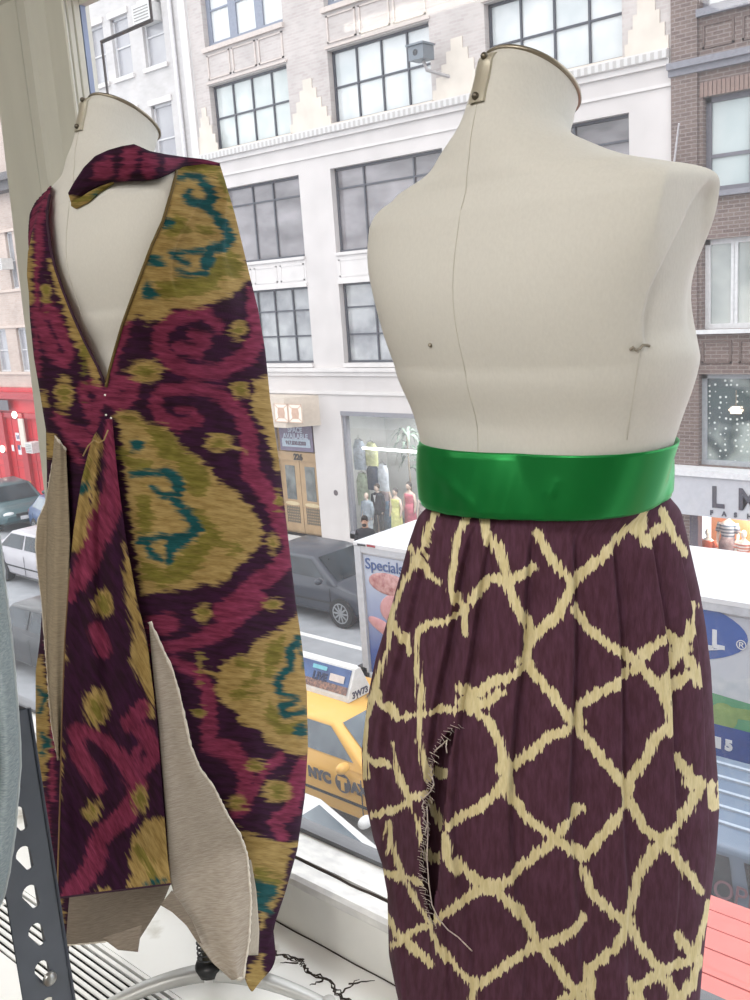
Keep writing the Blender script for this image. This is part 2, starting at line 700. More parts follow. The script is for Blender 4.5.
def slotted_post():
    # keyhole slots are real holes: one flange is a strip of quads round each slot
    q0 = atd(23.5, 1000, .85)
    x0, y0 = q0.x, q0.y
    vd_ = Vector((x0, y0, 0)).normalized()
    pr_ = Vector((vd_.y, -vd_.x, 0))
    a_ = math.radians(24)
    ux = pr_ * math.cos(a_) + vd_ * math.sin(a_)
    uy = vd_ * math.cos(a_) - pr_ * math.sin(a_)
    W_, T = .046, .0022
    z0, z1 = FL, 6.72
    root = thing('slotted_shelf_post', 'dark grey slotted steel angle post with keyhole holes in front of the ledge', 'shelf post', (x0, y0, FL))
    zs = [6.5785 - .0377 * k for k in range(-2, 32)]

    def hole(z):
        pts = []
        for t in np.linspace(.12 * PI, 1.02 * PI, 9):
            pts.append((.0205 + .0068 * math.cos(t), z + .005 + .0075 * math.sin(t)))
        for t in np.linspace(1.08 * PI, 1.92 * PI, 7):
            pts.append((.0245 + .004 * math.cos(t), z - .0075 + .0045 * math.sin(t)))
        q = []
        for a_, b_ in zip(pts, pts[1:] + pts[:1]):
            m_ = max(1, int(math.hypot(a_[0] - b_[0], a_[1] - b_[1]) / .0022))
            q += [(a_[0] + (b_[0] - a_[0]) * i / m_, a_[1] + (b_[1] - a_[1]) * i / m_) for i in range(m_)]
        return q

    def outer(z, pts):
        # same angular order on the cell border
        c = (.0225, z)
        hw0, hw1, hh = .0225, W_ - .0225, .01885
        o = []
        for p in pts:
            a = math.atan2(p[1] - c[1], p[0] - c[0])
            ca, sa = math.cos(a), math.sin(a)
            k = min((hw1 if ca > 0 else hw0) / max(abs(ca), 1e-6), hh / max(abs(sa), 1e-6))
            o.append((c[0] + ca * k, c[1] + sa * k))
        return o
    mb = MB()

    def P(a, z, t):
        q = Vector((x0, y0, 0)) + ux * a + uy * t
        return (q.x, q.y, z)
    top = zs[0] + .01885
    bot = zs[-1] - .01885
    for z in zs:
        h = hole(z)
        o = outer(z, h)
        k = len(h)
        corners = []
        for t, flip in ((0, 0), (T, 1)):
            V = [P(a, zz, t) for a, zz in h] + [P(a, zz, t) for a, zz in o]
            F = [(i, (i + 1) % k, k + (i + 1) % k, k + i) for i in range(k)]
            n0 = len(mb.V)
            mb.add(V, F)
            # fill the four corners the radial mapping cuts off
            for ca, cz in ((0, z + .01885), (W_, z + .01885), (0, z - .01885), (W_, z - .01885)):
                best = None
                for i in range(k):
                    a1, a2 = o[i], o[(i + 1) % k]
                    ang = lambda q: math.atan2(q[1] - z, q[0] - .0225)
                    t1, t2, tcn = ang(a1), ang(a2), ang((ca, cz))
                    d = (t2 - t1) % (2 * PI)
                    if d < PI and (tcn - t1) % (2 * PI) <= d:
                        best = i
                if best is not None:
                    mb.add([P(*o[best], t), P(*o[(best + 1) % k], t), P(ca, cz, t)], [(0, 1, 2)])
        V = [P(a, zz, 0) for a, zz in h] + [P(a, zz, T) for a, zz in h]
        mb.add(V, [(i, (i + 1) % k, k + (i + 1) % k, k + i) for i in range(k)])
    mb.build('front_flange', steel, root)
    mb = MB()
    a = Vector((x0, y0, 0)) + ux * W_
    b = a + uy * .038
    cq = b - ux * T
    dq = a - ux * T
    mb.prism([(a.x, a.y), (b.x, b.y), (cq.x, cq.y), (dq.x, dq.y)], 'z', bot, top)
    mb.tube([(a.x, a.y, bot), (a.x, a.y, top)], .0016, 8)
    o = mb.build('side_flange', steel, root)
    mb = MB()
    q = Vector((x0, y0, 0)) + ux * .0245 - uy * .003
    zb = zs[3 + 5] + .0005 if len(zs) > 8 else 6.42
    zb = zs[6] - .006
    for i in range(1):
        V = []
        for r_, d_ in ((.0065, 0), (.0065, .002), (.0055, .0035), (.003, .0045), (.0002, .0048)):
            for j in range(14):
                t = 2 * PI * j / 14
                p = q + ux * (r_ * math.cos(t)) - uy * d_
                V.append((p.x, p.y, zb + r_ * math.sin(t)))
        F = [(i * 14 + j, i * 14 + (j + 1) % 14, (i + 1) * 14 + (j + 1) % 14, (i + 1) * 14 + j) for i in range(4) for j in range(14)]
        mb.add(V, F)
    mb.build('bolt', M('zinc_bolt', '9a9a98', rough=.3, metal=.8), root, True, label='round zinc bolt head')
    return root


slotted_post()

# pale grey cloth hanging at the very left edge
def hung_cloth():
    root = thing('hanging_cloth', 'pale blue grey linen cloth hanging at the left edge over the slotted post', 'cloth', (-.74, .31, 6.9))
    edge = [(0, 540), (3, 570), (8, 615), (13, 655), (16, 695), (19, 730), (20, 765), (17, 800), (14, 835), (9, 870), (4, 895), (-6, 915)]
    ys = np.array([e[1] for e in edge], float)
    xs = np.array([e[0] for e in edge], float)
    V = []
    nr, nc = 60, 46
    for i in range(nr):
        y = 470 + (918 - 470) * i / (nr - 1)
        x1 = float(np.interp(y, ys, xs)) if y > 540 else -1 - (540 - y) * .12
        for j in range(nc):
            u = j / (nc - 1)
            x = x1 - 90 * u
            d = .765 + .03 * (1 - math.sqrt(max(0, 1 - (1 - u) ** 4))) + .006 * math.sin(u * 26 + i * .05) * min(1, u * 3)
            V.append(tuple(atd(x, y, d)))
    F = grid_faces(nr, nc, False)
    m = M('blue_grey_linen', '7f8d92', col2='a9b5b9', rough=.95, scale=240, bump=.5, stretch=(1, 1, 5), trans=.1)
    mobj('cloth_panel', np.array(V), F, m, root, True)
    mb = MB()
    q = [V[i * nc] for i in range(nr)]
    rr = [.0012 + .0006 * random.random() for _ in q]
    mb.tube(q, rr, 6)
    mb.build('frayed_edge', M('frayed_linen_edge', 'b7bfc0', rough=.95), root, True)


hung_cloth()

# thin dark metal bracket outside the window
mb = MB()
P0 = onY(106, 100, 1.62)
P1 = onY(101.5, 42, 1.62)
P2 = onY(152, 20, 1.62)
root = thing('window_bracket', 'thin dark metal right angle bracket outside the window above the left neck', 'bracket', (P1.x, 1.62, P1.z))
mb.tube([(P1.x, 1.62, P1.z - .2), (P1.x, 1.62, P1.z)], .0035, 8)
mb.tube([(P1.x, 1.62, P1.z), (P2.x, 1.62, P2.z)], .005, 8)
mb.tube([(P2.x, 1.62, P2.z), (P2.x, 1.62, 8.0), (P2.x, 1.50, 8.0)], .0035, 8)
mb.build('bracket_bar', M('dark_bracket_metal', '463f3f', rough=.6), root)

# ================================================================== DRESS FORMS
KF = [[-0.14, 0.098, 0.066, 0.066, 0.0, 2.1, 0.0], [-0.0599, 0.106, 0.074, 0.072, 0.0, 2.1, 0.0], [0.0004, 0.1300, 0.0928, 0.0906, 0.0, 2.1, 0.0], [0.0718, 0.1531, 0.0892, 0.0966, 0.0, 2.2, 0.0], [0.13, 0.1726, 0.1023, 0.0946, 0.0001, 2.3, 0.0], [0.1912, 0.1778, 0.0895, 0.0727, -0.0478, 2.4, 0.0], [0.262, 0.2022, 0.1055, 0.0944, 0.002, 2.5, 0.0], [0.3037, 0.1965, 0.0918, 0.0765, 0.0233, 2.4, 0.0], [0.3056, 0.1602, 0.0963, 0.0566, -0.0093, 2.2, 0.05], [0.3202, 0.102, 0.0772, 0.0533, -0.0186, 2.0, 0.0759], [0.3321, 0.0853, 0.0613, 0.051, -0.0172, 2.0, 0.2211], [0.3464, 0.0519, 0.0573, 0.0498, -0.0155, 2.0, 0.3055], [0.3839, 0.0424, 0.0603, 0.0452, 0.0048, 2.0, 0.4947], [0.4006, 0.0439, 0.047, 0.0493, 0.008, 2.0, 0.5524]]
BUST, ARMX, ARMK = .0499, .1823, -.0485


def form_points(w=1.0, nz=150, nt=240):
    K = np.array(KF)
    K[:10, 1] *= w
    K[10, 1] *= (1 + w) / 2
    zs = K[:, 0]
    z = np.concatenate([np.linspace(zs[0], .28, 90), np.linspace(.28, zs[-1], nz - 89)[1:]])
    a, b, f, yc, n, tl = [pchip(zs, K[:, i], z)[:, None] for i in range(1, 7)]
    t = np.linspace(0, 2 * PI, nt, endpoint=False)[None, :]
    c, s = np.cos(t), np.sin(t)
    Cc = np.sign(c) * np.abs(c) ** (2 / n)
    S = np.sign(s) * np.abs(s) ** (2 / n)
    x = a * Cc
    dy = np.where(S > 0, f, b) * S
    y = yc + dy
    zz0 = z[:, None]
    for sx_ in (-1, 1):
        g = np.exp(-(((x - sx_ * .078) / .055) ** 2 + ((zz0 - .135) / .060) ** 2))
        y = y + np.where(S > .05, 1, 0) * BUST * g * np.clip(S * 1.6, 0, 1)
    zz = zz0 - tl * dy
    lim = ARMX * w - ARMK * np.maximum(zz - .22, 0)
    x = np.where(zz0 > .1, np.clip(x, -lim, lim), x)
    V = np.stack([x, y, zz], -1)
    for it in range(300):
        k = slice(60, nz - 20)
        B = V.copy()
        B[1:-1] = (V[:-2] + 2 * V[1:-1] + V[2:]) / 4
        V[k, :, 1:2] = B[k, :, 1:2]
        if it < 60:
            V[k, :, 0] = B[k, :, 0] * .5 + V[k, :, 0] * .5
    # shallow dish of the armhole plates, with a crisp back edge
    ye = np.interp(V[..., 2], [.15, .175, .1985, .215, .232, .247, .263, .279, .29], [-.050, -.0555, -.055, -.0487, -.038, -.0254, -.0127, .005, .02])
    dish = sstep(0, .006, V[..., 1] - ye) * sstep(.045, .02, V[..., 1]) * sstep(.135, .165, V[..., 2]) * sstep(.292, .272, V[..., 2])
    V[..., 0] -= np.sign(V[..., 0]) * .0075 * dish * (np.abs(V[..., 0]) > .1 * w)
    return V


def place(V, loc, psi, sc):
    c, s = math.cos(psi), math.sin(psi)
    v = V * sc
    return np.stack([c * v[..., 0] - s * v[..., 1] + loc[0], s * v[..., 0] + c * v[..., 1] + loc[1], v[..., 2] + loc[2]], -1)


linen = M('cream_form_linen', 'c9c7c0', rough=.9, var=.012, scale=420, bump=.1, stretch=(1, 1, .5))
chrome = M('worn_metal', '8f8778', rough=.35, metal=.8, var=.06)
brass = M('screw_metal', '6a6459', rough=.35, metal=.8)
thread_m = M('grey_thread', '8d877a', rough=.9)
cast = M('grey_cast_iron', 'bcbdbb', rough=.4, metal=.3, var=.05)
black_m = M('black_metal', '1d1f22', rough=.4)


def dress_form(loc, psi, sc, w, pole_xy, label, marks):
    R = thing('dress_form', label, 'dress form', (pole_xy[0], pole_xy[1], LZ), group='dress forms on the window ledge')
    W = place(form_points(w), loc, psi, sc)
    nr, nt = W.shape[:2]
    F = grid_faces(nr, nt, True).tolist()
    F.append(list(range(nt - 1, -1, -1)))
    o = mobj('torso', W, F, linen, R, True)
    # neck rim and cap
    ring = W[-1]
    mb = MB()
    P = [Vector(p) for p in ring] + [Vector(ring[0])]
    mb.tube(P, .0026 * sc, 8, cap=False)
    mb.build('neck_rim', chrome, R, True)
    cen = Vector(ring.mean(0))
    V = [tuple(cen + (Vector(p) - cen) * k + Vector((0, 0, h))) for k, h in ((.99, .0005), (.7, .0025), (.35, .0035)) for p in ring] + [tuple(cen + Vector((0, 0, .004)))]
    F = [(i * nt + j, i * nt + (j + 1) % nt, (i + 1) * nt + (j + 1) % nt, (i + 1) * nt + j) for i in range(2) for j in range(nt)]
    F += [(2 * nt + j, 2 * nt + (j + 1) % nt, 3 * nt) for j in range(nt)]
    mobj('neck_cap', V, F, linen, R, True)
    # metal size plate at the back of the neck, following the surface
    jb = int(nt * .75)
    rows = [r for r in range(nr)]
    zc = W[:, jb, 2]
    top = zc[-1] - .004 * sc
    bot = zc[-1] - .052 * sc
    rr = [r for r in rows if bot <= zc[r] <= top]
    js = [jb - 7, jb - 4, jb - 1, jb + 1, jb + 4, jb + 7]
    ax = Vector((loc[0], loc[1], 0))

    def out(p, d):
        p = Vector(p)
        n = Vector((p.x - cen.x, p.y - cen.y, 0)).normalized()
        return tuple(p + n * d)
    V = []
    for d in (.0035, -.002):
        for r in rr:
            for j in js:
                V.append(out(W[r, j], d * sc))
    k = len(js)
    g = grid_faces(len(rr), k, False)
    F = g.tolist() + (g[:, ::-1] + len(rr) * k).tolist()
    nb = len(rr) * k
    bd = [i for i in range(k)] + [r * k + k - 1 for r in range(1, len(rr))] + [(len(rr) - 1) * k + i for i in range(k - 2, -1, -1)] + [r * k for r in range(len(rr) - 2, 0, -1)]
    F += [(bd[i], bd[(i + 1) % len(bd)], bd[(i + 1) % len(bd)] + nb, bd[i] + nb) for i in range(len(bd))]
    tg = mobj('size_plate', V, F, M('plate_metal', 'b9b3a2', rough=.35, metal=.5), R, False)
    for r in (rr[int(len(rr) * .15)], rr[int(len(rr) * .85)]):
        p = Vector(out(W[r, jb], .0045 * sc))
        b = MB()
        b.ball(p, .0036 * sc, .0036 * sc, .0036 * sc, 8)
        b.build('screw', brass, tg, True)
    # seams: centre back and side back
    for j, nm in ((jb, 'back_seam'),):
        b = MB()
        P = [out(W[r, j], .0003) for r in range(0, nr - 12, 3)]
        b.tube(P, .0005 * sc, 5)
        b.build(nm, M('seam_line', 'c6c3b9', rough=.95), R, True)  # thin tube close to the linen colour
    if marks:
        W2 = projn(W)
        flat = W.reshape(-1, 3)
        pf = W2.reshape(-1, 2)
        dep = np.linalg.norm(flat - np.array(CAM), axis=1)

        def near(x, y):
            d = ((pf - np.array((x, y))) ** 2).sum(1)
            c = np.argsort(d)[:30]
            c = c[np.argsort(dep[c])]
            q = [i for i in c if dep[i] < dep[c[0]] + .03]
            q = min(q, key=lambda i: d[i])
            return Vector(flat[q]), q

        def pt(x, y):
            p, q = near(x, y)
            rv = ray(x, y) * ((p - CAM).length / ray(x, y).length)
            return CAM + rv * .9985
        b = MB()
        b.tube([pt(*q) for q in ((630, 350), (633, 347), (636, 350), (640, 349), (643, 345), (647, 345), (650, 346))], .0012, 6)
        b.build('loose_stitch', thread_m, R, True)
        b = MB()
        b.tube([pt(*q) for q in ((640, 350), (638, 365), (635, 385), (632, 405), (629, 425), (627, 440))], .0004, 5)
        b.build('side_seam', M('seam_line', 'bdb7a8', rough=.95), R, True)
        b = MB()
        b.ball(pt(430, 345), .0022, .0022, .0022, 6)
        b.build('pin_mark', thread_m, R, True)
    # stand
    px, py = pole_xy
    b = MB()
    b.cyl((px, py, (LZ + .06 + loc[2] - .15 * sc) / 2), .011, 'z', loc[2] - .15 * sc - LZ - .06, 16)
    b.build('pole', chrome, R, True)
    b = MB()
    b.lathe([(.0, 0), (.024, 0), (.026, .012), (.022, .022), (.0, .024)], (px, py, LZ + .052), 20)
    b.build('pole_collar', black_m, R, True)
    b = MB()
    P = []
    for i in range(0, 7 * 16):
        t = i / 16 * 2 * PI
        r_ = .0185 - 0.003 * i / 112
        P.append((px + r_ * math.cos(t), py + r_ * math.sin(t), LZ + .076 + .072 * i / 112))
    b.tube(P, .0019, 6)
    b.build('spring', M('spring_steel', '3f4042', rough=.35, metal=.3), R, True)
    return R, W


F_R = dict(loc=(-.5394, .8583, 6.7884), psi=math.radians(-7.86), sc=1.0, w=1.0)
F_L = dict(loc=(-1.270, .9055, 6.8646), psi=math.radians(-.2), sc=1.0337, w=.879)
formL, WL = dress_form(F_L['loc'], F_L['psi'], F_L['sc'], F_L['w'], (-1.283, .895), 'cream dress form wearing the patterned wrap dress, only neck and back bare', False)
formR, WR = dress_form(F_R['loc'], F_R['psi'], F_R['sc'], F_R['w'], (-.5394, .8583), 'cream linen dress form with bare back above a green satin waistband', True)


def stand_leg(R, px, py, ang, L_):
    c, s = math.cos(ang), math.sin(ang)
    b = MB()
    P = []
    rr = []
    V = []
    prof_n = 24
    for i in range(prof_n):
        t = i / (prof_n - 1)
        r = .012 + (L_ - .012) * t
        z = LZ + .012 + .040 * (1 - t ** 1.7) + .006 * math.sin(t * PI)
        hw = .017 - .006 * t
        hh = .013 - .004 * t
        for q in range(10):
            a = 2 * PI * q / 10
            u = hw * math.copysign(abs(math.cos(a)) ** .7, math.cos(a))
            v = hh * math.copysign(abs(math.sin(a)) ** .7, math.sin(a))
            V.append((px + c * r - s * u, py + s * r + c * u, z + v))
    F = [(i * 10 + q, i * 10 + (q + 1) % 10, (i + 1) * 10 + (q + 1) % 10, (i + 1) * 10 + q) for i in range(prof_n - 1) for q in range(10)]
    F += [tuple(range(9, -1, -1)), tuple(range((prof_n - 1) * 10, prof_n * 10))]
    b.add(V, F)
    leg = b.build('stand_leg', cast, R, True)
    b = MB()
    b.lathe([(0, 0), (.010, 0), (.0125, .006), (.0125, .024), (.010, .029), (0, .030)], (px + c * L_, py + s * L_, LZ), 16)
    b.build('caster_knob', M('pale_caster', 'b9b9b6', rough=.35), leg, True)


for a in (-125, 26, 130):
    stand_leg(formL, -1.283, .895, math.radians(a), .222)
for a in (-150, -30, 150, 30):
    stand_leg(formR, -.5394, .8583, math.radians(a), .19)

# ================================================================== CLOTH: LOFTED GARMENTS
def view_frame(axis):
    dx, dy = axis[0] - CAM.x, axis[1] - CAM.y
    n = math.hypot(dx, dy)
    d = np.array((dx / n, dy / n, 0))
    l = np.array((dy / n, -dx / n, 0))
    return l, d


def fit_extents(axis, zs, left, right):
    """lateral reach of a garment at each height, from its outline"""
    l, d = view_frame(axis)
    ly = np.array([p[1] for p in left], float)
    lx = np.array([p[0] for p in left], float)
    ry = np.array([p[1] for p in right], float)
    rx = np.array([p[0] for p in right], float)
    A = np.array((axis[0], axis[1], 0))
    out = []
    for ys, xs, sg in ((ly, lx, -1), (ry, rx, 1)):
        x = np.full(len(zs), .15 * sg)
        for _ in range(12):
            P = A + l * x[:, None]
            P[:, 2] = zs
            p = projn(P)
            tgt = np.interp(p[:, 1], ys, xs)
            P2 = P + l * .001
            p2 = projn(P2)
            x = x + (tgt - p[:, 0]) / ((p2[:, 0] - p[:, 0]) / .001)
        out.append(x)
    return out[0], out[1], l, d, A


def form_polar(W, axis, l, d, zs, th):
    """radius of a dress form around an axis, for each height and angle"""
    R = np.zeros((len(zs), len(th)))
    zr = W[..., 2].mean(1)
    for i, z in enumerate(zs):
        k = int(np.clip(np.searchsorted(zr, z) - 1, 0, len(zr) - 2))
        u = float(np.clip((z - zr[k]) / (zr[k + 1] - zr[k]), 0, 1))
        q = W[k] * (1 - u) + W[k + 1] * u - np.array((axis[0], axis[1], 0))
        a = np.arctan2(q @ d, q @ l)
        r = np.hypot(q @ d, q @ l)
        o = np.argsort(a)
        R[i] = np.interp(th, a[o], r[o], period=2 * PI)
    return R


def wrap_out(P, A, l, d, FP, zs, gap):
    """push a garment out wherever it would sink into the dress form"""
    q = P - A
    x, y = q @ l, q @ d
    r = np.hypot(x, y)
    th = np.arctan2(y, x) % (2 * PI)
    nt_ = FP.shape[1]
    zf = np.clip(np.interp(P[..., 2], zs[::-1], np.arange(len(zs))[::-1]), 0, len(zs) - 1.001)
    tf = th / (2 * PI) * nt_
    z0, t0 = zf.astype(int), tf.astype(int)
    wz, wt = zf - z0, tf - t0
    t0, t1 = t0 % nt_, (t0 + 1) % nt_
    f = (FP[z0, t0] * (1 - wt) + FP[z0, t1] * wt) * (1 - wz) + (FP[z0 + 1, t0] * (1 - wt) + FP[z0 + 1, t1] * wt) * wz + gap
    k = .006
    e = f - r
    rn = np.where(e > k, f, np.where(e < -k, r, r + (e + k) ** 2 / (4 * k)))
    s = (rn / np.maximum(r, 1e-6))[..., None]
    Q = A + l * (x[..., None] * s) + d * (y[..., None] * s)
    Q[..., 2] = P[..., 2]
    return Q


# pattern maths on cloth coordinates
def d_poly(P, poly):
    poly = np.array(poly, float)
    x, y = P[:, 0], P[:, 1]
    d = np.full(len(P), 1e9)
    ins = np.zeros(len(P), bool)
    n = len(poly)
    for i in range(n):
        a, b = poly[i], poly[(i + 1) % n]
        e = b - a
        w = P - a
        t = np.clip((w @ e) / max(e @ e, 1e-9), 0, 1)
        q = w - t[:, None] * e
        d = np.minimum(d, np.hypot(q[:, 0], q[:, 1]))
        c = ((a[1] > y) != (b[1] > y))
        if abs(e[1]) > 1e-9:
            ins ^= c & (x < a[0] + (y - a[1]) * e[0] / e[1])
    return np.where(ins, -d, d)


def d_line(P, line, w):
    line = np.array(line, float)
    ww = w if hasattr(w, '__len__') else [w] * len(line)
    d = np.full(len(P), 1e9)
    for i in range(len(line) - 1):
        a, b = line[i], line[i + 1]
        e = b - a
        q0 = P - a
        t = np.clip((q0 @ e) / max(e @ e, 1e-9), 0, 1)
        q = q0 - t[:, None] * e
        d = np.minimum(d, np.hypot(q[:, 0], q[:, 1]) - (ww[i] + (ww[i + 1] - ww[i]) * t))
    return d


def d_ell(P, c, rx, ry):
    q = np.hypot((P[:, 0] - c[0]) / rx, (P[:, 1] - c[1]) / ry)
    return (q - 1) * min(rx, ry)


def union(P, fs, cap=25.0):
    d = np.full(len(P), cap)
    for f in fs:
        k = f[0]
        if k == 'p':
            v = d_poly(P, f[1])
        elif k == 'l':
            v = d_line(P, f[1], f[2])
        else:
            v = d_ell(P, f[1], f[2], f[3])
        d = np.minimum(d, v)
    return np.clip(d, -cap, cap)


def ikat_material(name, layers, base, amp=14, along='x', trans=.22, weave=1.0, teeth=(3.0, 55.0), soft=1.2, base2=None, rough=.85, mottle=0.0):
    """layers: (attribute, colour, colour2, amplitude factor) from bottom to top"""
    m, nt, b, out = base_mat(name)
    L = nt.links.new
    at = nd(nt, 'ShaderNodeAttribute', attribute_name='cloth')
    mp = nd(nt, 'ShaderNodeMapping')
    mp.inputs['Scale'].default_value = (teeth[0], teeth[1], 1) if along == 'x' else (teeth[1], teeth[0], 1)
    fleck = nd(nt, 'ShaderNodeMapRange')
    fleck.inputs['From Min'].default_value = .25
    fleck.inputs['From Max'].default_value = .55
    fleck.inputs['To Min'].default_value = 1 - mottle
    fleck.inputs['To Max'].default_value = 1.0
    L(at.outputs['Vector'], mp.inputs[0])
    nz = nd(nt, 'ShaderNodeTexNoise')
    nz.inputs['Scale'].default_value = 1
    nz.inputs['Detail'].default_value = 3
    nz.inputs['Roughness'].default_value = .6
    L(mp.outputs[0], nz.inputs['Vector'])
    sb = nd(nt, 'ShaderNodeMath', operation='SUBTRACT')
    L(nz.outputs['Fac'], sb.inputs[0])
    sb.inputs[1].default_value = .5
    L(nz.outputs['Fac'], fleck.inputs['Value'])
    # slow colour wander
    nz2 = nd(nt, 'ShaderNodeTexNoise')
    nz2.inputs['Scale'].default_value = 9
    nz2.inputs['Detail'].default_value = 4
    mp2 = nd(nt, 'ShaderNodeMapping')
    mp2.inputs['Scale'].default_value = (.5, 2.5, 1) if along == 'x' else (2.5, .5, 1)
    L(at.outputs['Vector'], mp2.inputs[0])
    L(mp2.outputs[0], nz2.inputs['Vector'])
    cur = None
    if base2:
        r0 = nd(nt, 'ShaderNodeValToRGB')
        r0.color_ramp.elements[0].color = lin(base)
        r0.color_ramp.elements[1].color = lin(base2)
        r0.color_ramp.elements[0].position = .35
        r0.color_ramp.elements[1].position = .65
        L(nz2.outputs['Fac'], r0.inputs[0])
        cur = r0.outputs[0]
    for an, c1, c2, k in layers:
        a = nd(nt, 'ShaderNodeAttribute', attribute_name=an)
        ml = nd(nt, 'ShaderNodeMath', operation='MULTIPLY_ADD')
        L(sb.outputs[0], ml.inputs[0])
        ml.inputs[1].default_value = amp * k
        L(a.outputs['Fac'], ml.inputs[2])
        mr = nd(nt, 'ShaderNodeMapRange', interpolation_type='SMOOTHSTEP')
        mr.inputs['From Min'].default_value = soft
        mr.inputs['From Max'].default_value = -soft
        L(ml.outputs[0], mr.inputs['Value'])
        r1 = nd(nt, 'ShaderNodeValToRGB')
        r1.color_ramp.elements[0].color = lin(c1)
        r1.color_ramp.elements[1].color = lin(c2)
        r1.color_ramp.elements[0].position = .35
        r1.color_ramp.elements[1].position = .65
        L(nz2.outputs['Fac'], r1.inputs[0])
        mx = nd(nt, 'ShaderNodeMixRGB')
        mf = nd(nt, 'ShaderNodeMath', operation='MULTIPLY')
        L(mr.outputs[0], mf.inputs[0])
        L(fleck.outputs[0], mf.inputs[1])
        L(mf.outputs[0] if an in ('pink', 'olive') else mr.outputs[0], mx.inputs[0])
        if cur is None:
            mx.inputs[1].default_value = lin(base)
        else:
            L(cur, mx.inputs[1])
        L(r1.outputs[0], mx.inputs[2])
        cur = mx.outputs[0]
    # weave: fine slubs
    mp3 = nd(nt, 'ShaderNodeMapping')
    mp3.inputs['Scale'].default_value = (12, 130, 1) if along == 'x' else (130, 12, 1)
    L(at.outputs['Vector'], mp3.inputs[0])
    nz3 = nd(nt, 'ShaderNodeTexNoise')
    nz3.inputs['Scale'].default_value = 1
    nz3.inputs['Detail'].default_value = 1
    L(mp3.outputs[0], nz3.inputs['Vector'])
    mr3 = nd(nt, 'ShaderNodeMapRange')
    mr3.inputs['From Min'].default_value = .3
    mr3.inputs['From Max'].default_value = .7
    mr3.inputs['To Min'].default_value = 1 - .28 * weave
    mr3.inputs['To Max'].default_value = 1 + .22 * weave
    L(nz3.outputs['Fac'], mr3.inputs['Value'])
    mul = nd(nt, 'ShaderNodeMixRGB', blend_type='MULTIPLY')
    mul.inputs[0].default_value = 1
    L(cur, mul.inputs[1])
    L(mr3.outputs[0], mul.inputs[2])
    L(mul.outputs[0], b.inputs['Base Color'])
    b.inputs['Roughness'].default_value = rough
    b.inputs['Specular IOR Level'].default_value = .25
    bp = nd(nt, 'ShaderNodeBump')
    bp.inputs['Strength'].default_value = .25
    bp.inputs['Distance'].default_value = .001
    L(nz3.outputs['Fac'], bp.inputs['Height'])
    L(bp.outputs[0], b.inputs['Normal'])
    tr = nd(nt, 'ShaderNodeBsdfTranslucent')
    L(mul.outputs[0], tr.inputs[0])
    ms = nd(nt, 'ShaderNodeMixShader')
    ms.inputs[0].default_value = trans
    L(b.outputs[0], ms.inputs[1])
    L(tr.outputs[0], ms.inputs[2])
    L(ms.outputs[0], out.inputs[0])
    return m


# ------------------------------------------------------------------ SKIRT on the right form
AXR = (F_R['loc'][0], F_R['loc'][1])
SK_L = [(420, 400), (422, 440), (425, 485), (426, 497), (418, 517), (409, 544), (402, 570), (393, 603), (385, 630), (377, 656), (371, 685), (367, 715), (364, 740), (365, 765), (368, 786), (374, 815), (382, 840), (387, 872), (388, 904), (390, 946), (397, 978), (403, 1000), (412, 1050), (420, 1100)]
SK_R = [(675, 400), (676, 440), (677, 490), (678, 502), (687, 543), (697, 587), (703, 623), (708, 665), (710, 700), (712, 737), (715, 777), (716, 800), (714, 840), (708, 900), (702, 950), (697, 1000), (690, 1050), (684, 1100)]
zsk = np.linspace(6.815, 6.06, 560)
xl, xr, lR, dR, AR = fit_extents(AXR, zsk, SK_L, SK_R)
ths = np.linspace(0, 2 * PI, 760, endpoint=False)
TH, ZZ = np.meshgrid(ths, zsk)
cc = ((xl + xr) / 2)[:, None]
aa = ((xr - xl) / 2)[:, None]
ratio = (.76 + .06 * sstep(6.7, 6.4, zsk))[:, None]
PLN = np.array([441, 462, 478, 487, 512, 534, 571, 590, 613, 641, 663, 676], float)


def pleat_profile(px, z):
    """overlapping knife pleats: each one rises to its fold then drops behind the next"""
    h = np.zeros_like(px)
    e = [410, 442, 479, 496, 535, 573, 606, 641, 664, 690]
    for a, b in zip(e[:-1], e[1:]):
        t = np.clip((px - a) / (b - a), 0, 1)
        on = (px >= a) & (px < b)
        h = np.where(on, 1 - (1 - t) ** 1.4 - .0 * t, h)
        h = np.where(on, h * sstep(1.0, .90, t), h)
    return h


lat = np.cos(TH)
pleat_u = 548 + 128 * lat            # pleat position across the waist, in cloth units
aa = aa * (1 - .10 * sstep(6.755, 6.785, ZZ))
fade = sstep(6.785, 6.73, ZZ) * (1 - .72 * sstep(6.66, 6.30, ZZ))
hp_ = pleat_profile(pleat_u, ZZ) * .019 * fade
soft_ = .004 * np.sin(TH * 9 + 2 * np.sin(ZZ * 7)) * sstep(6.6, 6.3, ZZ)
# the cloth to the right of the slit stands proud of the part tucked behind it
rr = 1 + (hp_ - .006 * fade + soft_) / .17
SKP = AR + lR * (cc + aa * np.cos(TH) * (1 + (rr - 1) * .35))[..., None] + dR * (aa * ratio * np.sin(TH) * rr)[..., None]
SKP[..., 2] = ZZ
FPR = form_polar(WR, AXR, lR, dR, zsk, ths)
SKP = wrap_out(SKP, AR, lR, dR, FPR, zsk, .001)

SLIT = [(457, 721), (450, 728), (441, 741), (435, 748), (433, 762), (432, 776), (429, 790), (427, 803), (426, 820), (425, 834), (423, 850), (422, 862), (424, 882), (427, 903), (431, 915), (434, 923), (436, 903), (438, 885), (441, 860), (443, 834), (446, 808), (449, 780), (452, 752), (456, 735)]
